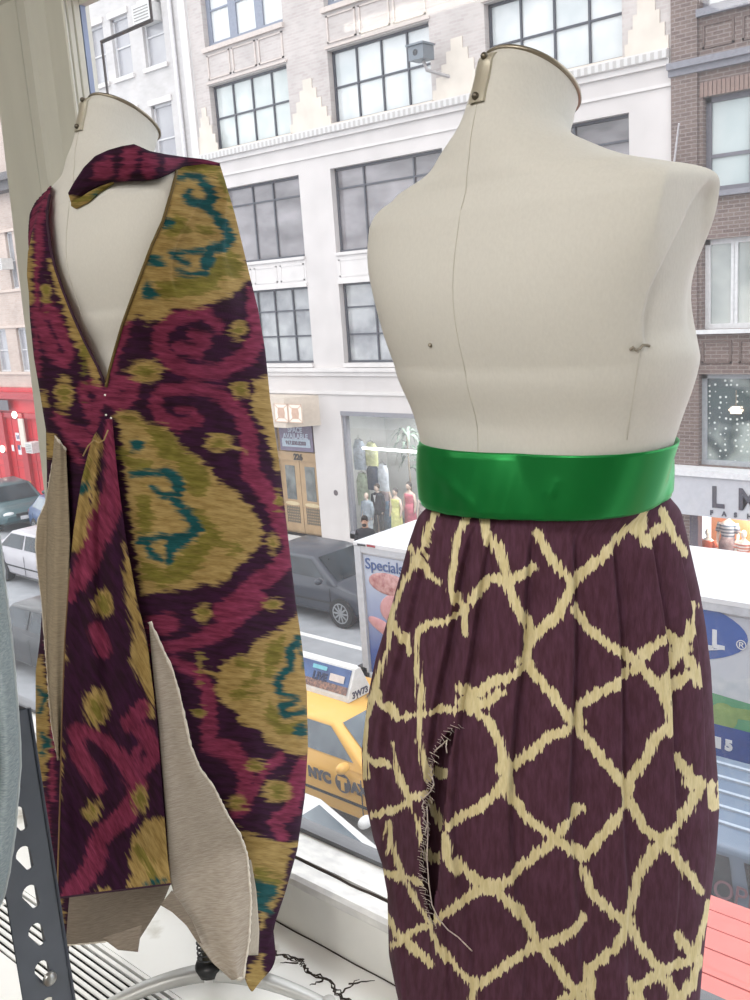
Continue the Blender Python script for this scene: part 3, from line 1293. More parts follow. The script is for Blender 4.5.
# raise the right lip of the slit
uv_near = projn(SKP)
lip = np.exp(-((uv_near[..., 0] - np.interp(uv_near[..., 1], [715, 808, 885, 925], [462, 452, 446, 440])) / 9.0) ** 2) * sstep(715, 745, uv_near[..., 1]) * sstep(1000, 905, uv_near[..., 1])
lip = np.where(np.sin(TH) < 0, lip, 0)
SKP = SKP - dR * (lip * .006)[..., None]
# cloth coordinates: the print runs flat over the near half and repeats on the far half
NEAR = AR + lR * (cc + aa * np.cos(TH))[..., None] + dR * (-aa * ratio * np.abs(np.sin(TH)))[..., None]
NEAR[..., 2] = ZZ
PXS = projn(NEAR)
lines = [
    [(441, 505), (431, 524), (425, 546), (420, 557), (409, 577), (401, 594), (394, 612), (393, 625), (390, 647), (383, 667), (376, 687), (372, 700)],
    [(414, 548), (420, 559), (429, 575), (438, 581)], [(392, 623), (403, 632), (409, 652)],
    [(473, 511), (462, 524), (456, 546), (456, 568), (453, 586), (458, 601), (465, 612), (467, 632)],
    [(464, 610), (449, 619), (431, 623), (418, 632), (415, 647), (418, 667), (423, 685), (423, 700)],
    [(484, 513), (486, 531), (493, 544), (500, 553)], [(473, 599), (480, 588), (491, 579), (500, 577), (507, 583)],
    [(463, 685), (469, 695), (482, 691), (493, 680), (507, 676), (530, 664)],
    [(500, 547), (507, 577), (517, 603), (530, 627), (527, 660), (530, 670)], [(507, 583), (520, 573), (533, 568)],
    [(537, 533), (550, 557), (572, 582)],
    [(630, 520), (613, 543), (593, 563), (572, 583), (557, 613), (533, 637), (523, 660)],
    [(573, 607), (590, 630), (613, 647), (633, 660), (645, 672)], [(633, 520), (643, 543), (660, 527)],
    [(663, 513), (670, 530), (683, 552)], [(681, 648), (668, 634), (655, 641), (643, 654)], [(681, 648), (693, 672), (697, 682)],
    [(694, 606), (690, 622), (681, 648), (668, 668), (660, 688)],
    [(530, 670), (550, 690), (567, 713), (577, 727), (590, 743), (610, 767), (628, 787)],
    [(640, 664), (633, 670), (600, 690), (580, 707), (575, 723), (550, 733), (530, 753), (507, 773)],
    [(643, 670), (660, 690), (667, 710), (667, 730)], [(690, 670), (673, 687), (663, 697)],
    [(667, 720), (650, 740), (643, 760), (630, 783), (627, 803), (610, 823), (583, 857)],
    [(507, 773), (513, 800), (530, 820), (553, 833), (580, 853)],
    [(580, 808), (563, 823), (553, 837), (530, 860), (507, 880), (490, 888)],
    [(630, 803), (643, 827), (663, 840), (680, 863), (700, 890)],
    [(677, 757), (690, 777), (698, 782), (687, 810), (663, 837), (647, 860), (637, 887), (628, 920)],
    [(500, 893), (520, 913), (537, 943), (557, 967), (580, 997), (590, 1020)],
    [(583, 917), (560, 937), (537, 950), (517, 957), (497, 971), (478, 984)],
    [(583, 870), (590, 890), (610, 910), (628, 923), (613, 947), (588, 967), (590, 997)],
    [(628, 923), (643, 950), (660, 970), (677, 997)], [(709, 905), (697, 940), (687, 960), (660, 973), (640, 987), (633, 1000)],
    [(379, 680), (377, 696), (369, 715), (366, 744), (368, 776)],
    [(377, 693), (392, 712), (398, 718), (420, 712), (443, 709), (459, 707), (472, 704)],
    [(366, 754), (379, 762), (388, 766)], [(422, 680), (422, 712), (422, 738), (427, 763), (430, 779)],
    [(392, 744), (398, 773), (411, 798), (422, 827), (427, 843)], [(376, 814), (392, 811), (404, 805), (414, 795), (427, 792)],
    [(387, 824), (392, 853), (401, 875), (414, 901), (430, 923), (433, 933)], [(388, 872), (404, 878), (422, 882)],
    [(388, 917), (401, 936), (417, 952), (430, 965)], [(390, 946), (401, 941), (414, 930), (430, 926)],
    [(462, 699), (472, 706), (484, 704), (500, 690)],
    [(472, 706), (491, 722), (500, 738), (504, 757), (510, 763), (500, 786), (478, 808), (452, 821)],
    [(446, 830), (449, 853), (465, 872), (484, 885), (500, 887), (507, 880)], [(436, 917), (456, 904), (478, 891), (491, 885)],
    [(433, 933), (443, 952), (459, 968), (475, 981), (472, 1000)], [(491, 885), (505, 898), (520, 912)],
    [(712, 785), (713, 806)],
]
lines += [[(x, y + 178) for x, y in q] for q in lines if np.mean([p[1] for p in q]) > 822 and max(p[1] for p in q) < 1005]
lines += [[(x + 6, y + 300) for x, y in q] for q in lines[:48] if 700 < np.mean([p[1] for p in q]) < 822 and min(p[1] for p in q) > 705]
thin = {0, 32, 35, 36, 38}
PF = PXS.reshape(-1, 2)
seg = [('l', q, 3.0 if i in thin else (3.5 if np.mean([p[0] for p in q]) < 462 else 4.8)) for i, q in enumerate(lines)]
seg += [('e', c, r, r) for c, r in (((420, 558), 7), ((466, 608), 6), ((394, 625), 6), ((472, 705), 10), ((378, 694), 7), ((572, 583), 7), ((578, 722), 8), ((628, 787), 8), ((681, 648), 9), ((664, 838), 8), ((628, 922), 8), ((488, 886), 9), ((536, 948), 7), ((504, 765), 8), ((580, 854), 7), ((635, 522), 12), ((662, 972), 8), ((693, 782), 9), ((476, 983), 7))]
lat_d = union(PF, seg, 18)
keep = np.ones((len(zsk) - 1) * len(ths), bool)
fc = grid_faces(len(zsk), len(ths), True)
cen = PF[fc].mean(1)
near = (np.sin(TH).reshape(-1)[fc].mean(1) < -.1)
m_in = near & (cen[:, 1] > 715) & (cen[:, 1] < 930) & (cen[:, 0] > 415) & (cen[:, 0] < 462)
idx = np.where(m_in)[0]
hole = d_poly(cen[idx], SLIT) < 0
keep[idx[hole]] = False
skirt_m = ikat_material('plum_lattice_ikat_cotton', [('lattice', 'cdbf90', 'ddd1a8', 1.0)], '472934', amp=18, along='y', trans=.08, weave=.3, teeth=(3, 34), soft=.6, base2='553546', rough=.9)
skirt = thing('gathered_skirt', 'plum tulip skirt with cream feathered lattice print and green satin waistband', 'skirt', (AXR[0], AXR[1], 6.72))
sk = mobj('skirt_panel', SKP, fc[keep].tolist(), skirt_m, skirt, True)
fattr(sk.data, 'lattice', lat_d)
vattr(sk.data, 'cloth', np.concatenate([PF / 100, np.zeros((len(PF), 1))], 1))
# inner layer seen through the slit
nz_, nt_ = 90, 120
zi = np.linspace(6.66, 6.10, nz_)
ti = np.linspace(0, 2 * PI, nt_, endpoint=False)
T2, Z2 = np.meshgrid(ti, zi)
c2 = np.interp(zi, zsk[::-1], ((xl + xr) / 2)[::-1])[:, None]
a2 = np.interp(zi, zsk[::-1], ((xr - xl) / 2)[::-1])[:, None]
IN = AR + lR * (c2 + a2 * .88 * np.cos(T2))[..., None] + dR * (a2 * .66 * np.sin(T2))[..., None]
IN[..., 2] = Z2
ino = mobj('under_layer', IN, grid_faces(nz_, nt_, True), skirt_m, skirt, True, label='dark inner layer showing through the slit')
pi_ = projn(IN).reshape(-1, 2)
fattr(ino.data, 'lattice', union(pi_, [('l', [(425, 770), (455, 775)], 5), ('l', [(425, 855), (450, 862)], 5), ('l', [(428, 800), (446, 830)], 4)], 18))
vattr(ino.data, 'cloth', np.concatenate([pi_ / 100, np.zeros((len(pi_), 1))], 1))


def bvh_of(P, faces):
    return BVHTree.FromPolygons([tuple(v) for v in P.reshape(-1, 3)], faces.tolist())


bv_sk = bvh_of(SKP, fc)


def hit(bv, px, py, off=0.0, default=None):
    r = ray(px, py).normalized()
    h = bv.ray_cast(CAM, r)
    if h[0] is None:
        if default is None:
            return None
        return CAM + r * (default - off)
    return CAM + r * (h[3] - off)


# frayed threads along the slit
fray_m = M('frayed_threads', 'd8cdbd', col2='a5949a', rough=.95, scale=300)
rnd = random.Random(5)
mb = MB()
lp = [(457, 722), (448, 731), (440, 742), (434, 752), (432, 770), (430, 785), (427, 803), (425, 834), (422, 862), (424, 890), (430, 912), (434, 925)]
for (x0, y0), (x1, y1) in zip(lp[:-1], lp[1:]):
    n = int(max(abs(x1 - x0), abs(y1 - y0)) / 2.6)
    for i in range(n):
        t = i / n
        x, y = x0 + (x1 - x0) * t, y0 + (y1 - y0) * t
        p = [hit(bv_sk, x - 3 + rnd.uniform(-2, 1), y, .001, 1.0)]
        for k in range(3):
            x += rnd.uniform(-1.5, 3.0)
            y += rnd.uniform(.5, 3.5)
            p.append(hit(bv_sk, x, y, .0015 + .001 * k, 1.0))
        mb.tube(p, [.0004, .0003, .0003, .0001], 4)
mb.build('frayed_edge', fray_m, skirt, True, label='pale frayed threads along the slit')
for pts in ([(427, 806), (428, 830), (427, 858), (429, 885), (432, 905), (438, 918), (448, 930), (458, 937), (466, 945), (472, 951)],
            [(434, 752), (438, 748), (443, 744), (447, 740), (446, 747), (447, 753)],
            [(432, 776), (434, 784), (430, 792), (424, 798), (420, 796), (424, 801), (428, 806)],
            [(424, 801), (422, 806), (425, 812), (423, 818), (427, 824), (425, 834)]):
    mb = MB()
    P = [hit(bv_sk, x, y, .004, 1.0) for x, y in pts]
    mb.tube(P, .0007, 5)
    mb.build('loose_thread', fray_m, skirt, True)

# green satin waistband
NTB = 300
NRB = 26
tb = np.linspace(0, 2 * PI, NTB, endpoint=False)
RB = np.zeros((NRB, NTB, 3))
for i in range(NRB):
    t = i / (NRB - 1)
    ztop = 6.8415 - .0025 * np.cos(tb) - .030 * sstep(-.12, .35, np.sin(tb))
    zbot = 6.7775 + .000 * np.cos(tb)
    z = ztop + (zbot - ztop) * t
    half = (.1282 + .0022 * t)
    cx = .0045
    bulge = .0022 * math.sin(t * PI) + .0015 * (t > .04) * (t < .96)
    px_ = 548 + 128 * np.cos(tb)
    rdg = .0065 * np.exp(-((t - .46 + (px_ - 552) * .0085) / .13) ** 2) * sstep(545, 556, px_) * sstep(604, 575, px_) + .0065 * np.exp(-((px_ - (553 - 12 * (t - .5))) / 8) ** 2) * sstep(.42, .6, t) - .004 * np.exp(-((px_ - (632 - 10 * abs(t - .5))) / 11) ** 2) + .003 * np.exp(-((t - .3 - (px_ - 440) * .012) / .16) ** 2) * sstep(430, 440, px_) * sstep(500, 465, px_)
    wob = rdg + .0026 * np.exp(-((px_ - (556 - 8 * abs(t - .35) + 14 * t)) / 10) ** 2) - .0032 * np.exp(-((px_ - (532 + 16 * t)) / 12) ** 2) - .003 * np.exp(-((px_ - (640 - 10 * t)) / 10) ** 2) + .0022 * np.exp(-((px_ - 622) / 9) ** 2) - .003 * np.exp(-((px_ - (445 + 6 * t)) / 9) ** 2) * math.sin(t * PI) + .0008 * np.sin(px_ * .35 + t * 6) * t
    RB[i] = AR + lR[None, :] * (cx + (half + bulge) * np.cos(tb))[:, None] + dR[None, :] * ((half * .80 + bulge + wob) * np.sin(tb) + 0)[:, None]
    RB[i, :, 2] = z
zrb = np.linspace(6.86, 6.70, 160)
RB = wrap_out(RB, AR, lR, dR, form_polar(WR, AXR, lR, dR, zrb, ths), zrb, .005)
satin, nt, b, out = base_mat('green_satin')
tc = nd(nt, 'ShaderNodeTexCoord')
nz = nd(nt, 'ShaderNodeTexNoise')
nz.inputs['Scale'].default_value = 14
nt.links.new(tc.outputs['Object'], nz.inputs['Vector'])
rp = nd(nt, 'ShaderNodeValToRGB')
rp.color_ramp.elements[0].color = lin('086229')
rp.color_ramp.elements[1].color = lin('0c7834')
nt.links.new(nz.outputs['Fac'], rp.inputs[0])
nt.links.new(rp.outputs[0], b.inputs['Base Color'])
b.inputs['Roughness'].default_value = .33
b.inputs['Specular IOR Level'].default_value = .75
b.inputs['Metallic'].default_value = .5
b.inputs['Anisotropic'].default_value = .7
b.inputs['Anisotropic Rotation'].default_value = .25
tg_ = nd(nt, 'ShaderNodeTangent', direction_type='RADIAL', axis='Z')
nt.links.new(tg_.outputs[0], b.inputs['Tangent'])
b.inputs['Specular Tint'].default_value = (.45, 1, .55, 1)
b.inputs['Sheen Weight'].default_value = .3
b.inputs['Sheen Tint'].default_value = (.2, .9, .4, 1)
band = mobj('waistband', RB, grid_faces(NRB, NTB, True), satin, skirt, True, label='bright green satin waistband')
sm = band.modifiers.new('thick', 'SOLIDIFY')
sm.thickness = .0015
sm.offset = 1

# ================================================================== WRAP DRESS on the left form
AXL = (F_L['loc'][0], F_L['loc'][1])
DL = [(66, 150), (54, 184), (40, 210), (33, 232), (28, 253), (27, 275), (29, 293), (30, 318), (34, 357), (40, 392), (46, 429), (47, 470), (47, 520), (45, 560), (43, 600), (40, 640), (36, 670), (36, 713), (38, 770), (40, 803), (46, 845), (51, 880), (55, 910), (62, 947), (70, 1000)]
DR_ = [(160, 140), (206, 150), (219, 162), (224, 178), (235, 215), (247, 265), (258, 310), (265, 350), (270, 400), (280, 470), (288, 540), (295, 600), (301, 640), (306, 690), (307, 740), (304, 790), (297, 840), (286, 880), (276, 910), (269, 945), (268, 975), (266, 1000)]
ZT = 7.205
zl0 = np.linspace(ZT, 5.90, 400)
xl2, xr2, lL, dL, AL = fit_extents(AXL, zl0, DL, DR_)
NT2 = 640
NR2 = 620
th2 = np.linspace(0, 2 * PI, NT2, endpoint=False)


def z_at(px, py, lateral, dep=0.0):
    """height of the point of the garment's axis plane seen at a pixel row"""
    zz = np.linspace(7.3, 5.7, 800)
    P = AL + lL * lateral + dL * dep + np.zeros((800, 3))
    P[:, 2] = zz
    return float(np.interp(py, projn(P)[:, 1], zz))


FPOL_z = zl0
FPOL = form_polar(WL, AXL, lL, dL, zl0, th2)
FPOL[zl0 < 6.62] *= sstep(6.50, 6.62, zl0[zl0 < 6.62])[:, None]


def dress_radius(z, th, extra=0.0):
    """z: (N,) heights per row or (N,M); th: (M,)"""
    c = np.interp(z, zl0[::-1], ((xl2 + xr2) / 2)[::-1])
    a = np.interp(z, zl0[::-1], ((xr2 - xl2) / 2)[::-1])
    return c, a


def dress_points(zgrid, th):
    c, a = dress_radius(zgrid, th)
    ratio = .58 + .16 * sstep(7.0, 6.5, zgrid)
    ct, st = np.cos(th)[None, :], np.sin(th)[None, :]
    x = c + a * ct
    y = a * ratio * st
    # stay outside the dress form
    R = np.hypot(x, y)
    ang = np.arctan2(y, x)
    zi = np.clip(np.interp(zgrid, zl0[::-1], np.arange(len(zl0))[::-1]), 0, len(zl0) - 1)
    ai = (ang % (2 * PI)) / (2 * PI) * NT2
    i0 = zi.astype(int)
    j0 = ai.astype(int) % NT2
    f = FPOL[i0, j0] + .009
    k = .012
    d = f - R
    Rn = np.where(d > k, f, np.where(d < -k, R, R + (d + k) ** 2 / (4 * k)))
    # keep the fitted outline: no growth at the very sides
    side = np.abs(ct) ** 6 * (ct > 0)
    Rn = Rn * (1 - side) + R * side
    s = Rn / np.maximum(R, 1e-6)
    x, y = x * s, y * s
    # soft vertical folds growing to the hem
    g = sstep(6.9, 6.2, zgrid)
    fold = g * (.010 * np.sin(th * 6 + 1.2)[None, :] + .006 * np.sin(th * 11 + 3 * zgrid)) * (1 - .8 * np.abs(ct) ** 4)
    y = y + fold * st
    P = AL + lL * x[..., None] + dL * y[..., None]
    P[..., 2] = zgrid
    return P, c, a, ratio


# hem: long at the two sides, shorter at the near middle and on the far side
ctb = np.cos(th2)
zm = z_at(130, 858, 0, -.14)
zr_ = z_at(266, 944, .15)
zl_ = z_at(60, 938, -.15)
zhem = zm + (zr_ - zm) * sstep(.42, .72, ctb) + (zl_ - zm) * sstep(.70, .97, -ctb)
tt = np.linspace(0, 1, NR2)[:, None]
ZG = ZT + (zhem[None, :] - ZT) * tt
DP, cD, aD, ratD = dress_points(ZG, th2)
NEARD = AL + lL * (cD + aD * np.cos(th2)[None, :])[..., None] + dL * (-aD * ratD * np.abs(np.sin(th2))[None, :])[..., None]
NEARD[..., 2] = ZG
PD = projn(DP)
PN = projn(NEARD)
fD = grid_faces(NR2, NT2, True)
bvD_full = bvh_of(DP, fD)
# bare back
VOP = [(30, 130), (40, 170), (51, 187), (48, 200), (47, 212), (48, 225), (51, 250), (56, 270), (63, 290), (72, 313), (85, 342), (98, 367), (106, 387), (109, 372), (115, 350), (122, 326), (131, 301), (140, 277), (152, 245), (163, 221), (171, 194), (176, 175), (177, 160), (180, 130)]
cenD = PD.reshape(-1, 2)[fD].mean(1)
nearD = (np.sin(th2)[None, :].repeat(NR2, 0).reshape(-1)[fD].mean(1) < 0.12)
cand = np.where(nearD & (cenD[:, 1] < 392) & (cenD[:, 0] < 190))[0]
kD = np.ones(len(fD), bool)
kD[cand[d_poly(cenD[cand], VOP) < 0]] = False
# nothing above the shoulders of the left side
kD[(cenD[:, 1] < 165) & (cenD[:, 0] < 150)] = False
kD[(cenD[:, 1] < 186) & (cenD[:, 0] < 100)] = False


def c1(x, y, x0, y0, k):
    return (x0 + x / k, y0 + y / k)


def cv(pts, x0, y0, k):
    return [(x0 + x / k, y0 + y / k) for x, y in pts]


gold = [
    ('p', [(172, 160), (226, 160), (240, 215), (252, 280), (243, 286), (232, 296), (214, 300), (205, 305), (190, 311), (178, 309), (170, 313), (160, 322), (148, 323), (138, 316), (120, 325), (122, 300), (150, 240), (170, 190)]),
    ('p', cv([(130, 290), (200, 290), (240, 325), (310, 345), (330, 385), (390, 440), (470, 490), (490, 540), (560, 580), (600, 620), (640, 680), (655, 720), (640, 770), (600, 810), (560, 850), (520, 900), (440, 910), (380, 925), (300, 930), (220, 945), (205, 850), (190, 760), (170, 600), (150, 430)], 80, 330, 3.571)),
    ('p', cv([(620, 185), (700, 165), (740, 400), (760, 520), (700, 500), (690, 460), (660, 360), (615, 300), (620, 230)], 80, 330, 3.571)),
    ('p', cv([(720, 50), (660, 60), (610, 100), (560, 130), (500, 160), (480, 210), (390, 230), (370, 270), (355, 340), (380, 380), (440, 420), (440, 460), (530, 490), (545, 530), (600, 545), (640, 580), (690, 590), (760, 560)], 120, 600, 3.75)),
    ('p', cv([(395, 30), (470, 60), (540, 80), (600, 70), (560, 140), (540, 250), (470, 360), (455, 300), (440, 200)], 120, 820, 3.333)),
    ('p', [(250, 965), (262, 955), (270, 985), (262, 1000), (244, 985)]),
    ('p', [(50, 262), (56, 270), (66, 295), (75, 315), (90, 345), (100, 370), (100, 384), (94, 382), (85, 360), (73, 340), (68, 322), (60, 300), (53, 282)]),
    ('p', [(20, 240), (32, 234), (33, 300), (30, 305), (20, 300)]), ('p', [(38, 391), (46, 392), (48, 407), (40, 409)]), ('p', [(44, 430), (57, 434), (56, 455), (46, 460)]),
    ('p', [(30, 660), (42, 655), (50, 700), (49, 760), (42, 785), (30, 785)]), ('p', [(48, 888), (62, 900), (64, 950), (52, 950)]),
]
ros = [(146, 371, 17, 11), (241, 390, 9, 8), (238, 331, 9, 8), (219, 443, 14, 9), (273, 544, 7, 9), (273, 604, 8, 6), (279, 498, 3, 6), (203, 613, 9, 8), (255, 765, 9, 6), (277, 792, 15, 12), (236, 803, 9, 7), (200, 668, 3, 8), (199, 711, 5, 4), (64, 394, 9, 16), (46, 291, 4, 10)]
gold += [('e', (x, y), a, b) for x, y, a, b in ros]
gold += [('l', [(255, 544), (266, 544)], 1), ('l', [(236, 448), (246, 452)], 1), ('l', [(203, 670), (222, 678)], 2)]
olive = [
    ('p', cv([(190, 85), (330, 75), (430, 100), (500, 250), (480, 300), (430, 200), (400, 130), (300, 110), (200, 120)], 140, 150, 5.26)),
    ('p', cv([(380, 560), (480, 530), (560, 600), (520, 660), (440, 680), (380, 740), (300, 770), (160, 790), (60, 760), (100, 700), (200, 680), (340, 660)], 140, 150, 5.26)),
    ('e', c1(190, 400, 140, 150, 5.26), 12, 11), ('p', cv([(300, 400), (370, 400), (420, 440), (340, 450)], 140, 150, 5.26)),
    ('p', cv([(230, 340), (290, 350), (360, 420), (450, 500), (470, 560), (420, 600), (380, 560), (340, 480), (290, 470)], 80, 330, 3.571)),
    ('p', cv([(380, 640), (440, 650), (520, 740), (460, 800), (400, 880), (300, 920), (220, 900), (215, 820), (300, 850), (380, 780), (440, 720)], 80, 330, 3.571)),
    ('l', cv([(500, 770), (560, 765), (570, 790), (530, 800)], 80, 330, 3.571), 2.5), ('e', c1(230, 660, 80, 330, 3.571), 8, 22), ('l', cv([(150, 440), (190, 480), (240, 480)], 80, 330, 3.571), 5), ('l', cv([(160, 310), (200, 320), (230, 330)], 80, 330, 3.571), 2),
    ('l', cv([(450, 240), (520, 250), (500, 300), (440, 350), (520, 370)], 120, 600, 3.75), 4), ('p', cv([(540, 180), (620, 130), (600, 230), (560, 300), (540, 260)], 120, 600, 3.75)), ('p', cv([(560, 380), (610, 450), (690, 460), (660, 510), (600, 500), (540, 440)], 120, 600, 3.75)),
    ('p', cv([(450, 160), (540, 190), (520, 230), (440, 200)], 120, 820, 3.333)), ('e', (84, 352), 3, 16),
] + [('e', (x, y), a * .5, b * .5) for x, y, a, b in ros]
teal = [
    ('l', cv([(205, 150), (250, 133), (310, 145), (345, 185), (380, 250), (360, 280), (300, 280), (235, 250), (260, 215)], 140, 150, 5.26), [3, 2.5, 3, 5, 6, 6, 4, 3, 2.5]),
    ('l', cv([(300, 280), (370, 310), (420, 370), (455, 430), (480, 465), (430, 515), (370, 525), (350, 590), (345, 640), (270, 650), (190, 640)], 140, 150, 5.26), [4, 5, 5, 6, 5, 5, 6, 7, 4, 2, 1.5]),
    ('l', cv([(165, 545), (240, 540), (310, 535), (350, 530)], 140, 150, 5.26), 3), ('l', cv([(175, 550), (215, 580), (250, 590)], 140, 150, 5.26), 4),
    ('p', cv([(110, 370), (150, 350), (185, 375), (170, 405), (120, 415)], 140, 150, 5.26)), ('p', cv([(30, 560), (60, 545), (110, 570), (140, 595), (90, 620), (40, 600)], 140, 150, 5.26)), ('p', cv([(10, 730), (35, 690), (60, 710), (100, 770), (50, 790), (10, 775)], 140, 150, 5.26)), ('e', c1(700, 0, 140, 150, 5.26), .1, .1),
    ('p', cv([(180, 400), (205, 385), (225, 405), (215, 435), (185, 430)], 80, 330, 3.571)),
    ('l', cv([(185, 520), (240, 512), (310, 505), (350, 545), (350, 585), (300, 590), (255, 560)], 80, 330, 3.571), [3, 3, 5, 7, 5, 4, 2]),
    ('l', cv([(330, 600), (380, 655), (425, 712), (380, 740), (330, 760), (320, 800), (320, 830)], 80, 330, 3.571), [4, 6, 5, 7, 8, 5, 3]), ('l', cv([(215, 750), (290, 742), (330, 750)], 80, 330, 3.571), 4), ('l', cv([(240, 765), (255, 800), (290, 818)], 80, 330, 3.571), [4, 4, 2]),
    ('l', cv([(670, 150), (638, 190), (640, 250), (592, 305), (600, 350), (665, 372), (608, 400), (620, 438), (690, 415)], 120, 600, 3.75), [4, 4, 4, 5, 4, 3, 4, 3, 3]), ('e', c1(678, 490, 120, 600, 3.75), 7, 7), ('l', cv([(665, 180), (690, 210), (690, 250)], 120, 600, 3.75), 2),
    ('l', cv([(440, 215), (500, 240), (450, 280), (500, 310)], 120, 820, 3.333), [5, 8, 6, 3]),
    ('l', [(38, 690), (46, 696), (40, 712)], 2.5), ('l', [(42, 735), (48, 742), (42, 752)], 2.5),
]
teal = [f for f in teal if not (f[0] == 'e' and f[2] < 1)]
pink = [
    ('l', cv([(660, -60), (640, 20), (590, 100), (500, 150), (400, 150), (330, 120), (280, 60), (290, 0), (340, -50), (440, -60), (500, -10)], 80, 330, 3.571), [9, 9, 9, 8, 8, 8, 8, 8, 8, 7, 5]),
    ('l', cv([(350, 60), (420, 80), (450, 40), (400, 20)], 80, 330, 3.571), 6),
    ('l', cv([(270, 250), (300, 215), (400, 205), (500, 230), (570, 290), (600, 360), (605, 440), (610, 520), (650, 560), (690, 620), (715, 700), (740, 760)], 80, 330, 3.571), [6, 7, 7, 7, 7, 8, 9, 9, 9, 8, 7, 5]),
    ('l', cv([(265, 260), (290, 315), (350, 340), (420, 320), (400, 285), (350, 290)], 80, 330, 3.571), [6, 7, 7, 6, 4, 3]),
    ('l', cv([(190, 190), (130, 190), (100, 240), (140, 270), (180, 235)], 80, 330, 3.571), 8), ('l', cv([(150, -20), (125, 60), (110, 150)], 80, 330, 3.571), [10, 8, 4]),
    ('l', cv([(755, 800), (690, 870), (620, 910), (560, 970), (500, 1010)], 80, 330, 3.571), [10, 8, 10, 9, 9]),
    ('l', cv([(720, -40), (640, 110), (600, 0)], 140, 150, 5.26), 3), ('p', [(247, 285), (262, 300), (266, 345), (254, 340), (246, 310)]),
    ('l', cv([(520, 0), (440, 50), (390, 110), (300, 150), (200, 180), (120, 180)], 120, 600, 3.75), [10, 10, 9, 8, 6, 4]),
    ('l', cv([(200, 225), (300, 280), (330, 340), (335, 450), (330, 540), (420, 570), (475, 640), (470, 720), (430, 800)], 120, 600, 3.75), [5, 7, 8, 8, 8, 10, 9, 8, 5]),
    ('e', c1(160, 90, 120, 600, 3.75), 17, 11), ('l', cv([(600, 590), (540, 640), (500, 710), (455, 790)], 120, 600, 3.75), 5), ('l', cv([(700, 610), (660, 690), (640, 790), (580, 830), (610, 890)], 120, 600, 3.75), [9, 9, 8, 7, 6]),
    ('l', cv([(220, -60), (250, 20), (280, 100), (340, 210), (400, 260), (430, 200), (390, 90), (340, -20), (300, -80)], 0, 320, 6.25), [6, 7, 7, 7, 7, 6, 5, 7, 6]),
    ('l', cv([(520, 420), (580, 400), (640, 470), (600, 560), (580, 680)], 0, 320, 6.25), [5, 6, 6, 6, 5]), ('l', cv([(510, 430), (540, 520), (560, 600)], 0, 320, 6.25), 5),
    ('l', cv([(360, 610), (430, 690), (530, 750), (590, 790)], 0, 320, 6.25), [5, 8, 8, 5]), ('l', cv([(430, 780), (500, 880)], 0, 320, 6.25), 5),
    ('l', cv([(330, 160), (280, 260), (240, 400), (240, 560), (225, 700), (230, 900), (250, 1000)], 0, 160, 6.25), [2, 3, 4, 4, 3, 3, 4]), ('e', c1(290, 960, 0, 160, 6.25), 9, 8),
    ('l', [(36, 330), (38, 375)], 3), ('l', [(42, 800), (46, 860)], 6), ('l', [(50, 620), (52, 720), (52, 800)], 3),
]
dress_m = ikat_material('ikat_dress_cotton', [('pink', '6b263e', '8f3a57', .8), ('gold', '937a47', 'b1975f', 1.0), ('olive', '665f26', '7d7632', 1.3), ('teal', '144446', '1c5759', .75)],
                        '2a1222', amp=24, along='x', trans=.3, weave=.7, teeth=(3.5, 26), soft=3.0, mottle=.3, base2='3a1735', rough=.9)


def turned(P2, ang):
    c_, s_ = math.cos(math.radians(ang)), math.sin(math.radians(ang))
    return np.stack([P2[:, 0] * c_ + P2[:, 1] * s_, -P2[:, 0] * s_ + P2[:, 1] * c_, np.zeros(len(P2))], -1) / 100


def paint(o, P2, ang=6):
    fattr(o.data, 'gold', union(P2, gold))
    fattr(o.data, 'olive', union(P2, olive))
    fattr(o.data, 'teal', union(P2, teal))
    fattr(o.data, 'pink', union(P2, pink))
    vattr(o.data, 'cloth', turned(P2, ang))


dress = thing('wrap_dress', 'plum, pink and gold ikat print wrap dress with open back on the left dress form', 'dress', (AXL[0], AXL[1], 6.9))
body = mobj('dress_body', DP, fD[kD].tolist(), dress_m, dress, True)
paint(body, np.where((np.sin(th2) < 0)[None, :, None], PD, PN).reshape(-1, 2))


def on_body(px, py, off, default=1.55):
    return hit(bvD_full, px, py, off, default)


plum_edge = M('plum_edge', '33172a', rough=.9)
# bound edges of the bare back
for nm, pts in (('neckline_edge', [(50, 195), (49, 200), (47, 212), (48, 225), (51, 250), (56, 270), (63, 290), (72, 313), (85, 342), (98, 367), (106, 387)]),
                ('neckline_edge', [(106, 387), (109, 372), (115, 350), (122, 326), (131, 301), (140, 277), (152, 245), (163, 221), (171, 194), (176, 175), (177, 168)])):
    b = MB()
    q = []
    for a_, b_ in zip(pts[:-1], pts[1:]):
        for t in np.linspace(0, 1, 6)[:-1]:
            q.append(on_body(a_[0] + (b_[0] - a_[0]) * t, a_[1] + (b_[1] - a_[1]) * t, .0012))
    b.tube(q, .0022, 6)
    b.build(nm, plum_edge if pts[0][1] < 300 else M('olive_edge', '5a4a24', rough=.9), dress, True)


def resample(pts, n):
    pts = np.array(pts, float)
    d = np.r_[0, np.cumsum(np.hypot(*np.diff(pts, axis=0).T))]
    t = np.linspace(0, d[-1], n)
    return np.stack([np.interp(t, d, pts[:, 0]), np.interp(t, d, pts[:, 1])], -1)


def smooth2(A, it):
    for _ in range(it):
        B = A.copy()
        B[1:-1] = (A[:-2] + A[1:-1] * 2 + A[2:]) / 4
        A = B
        B = A.copy()
        B[:, 1:-1] = (A[:, :-2] + A[:, 1:-1] * 2 + A[:, 2:]) / 4
        A = B
    return A


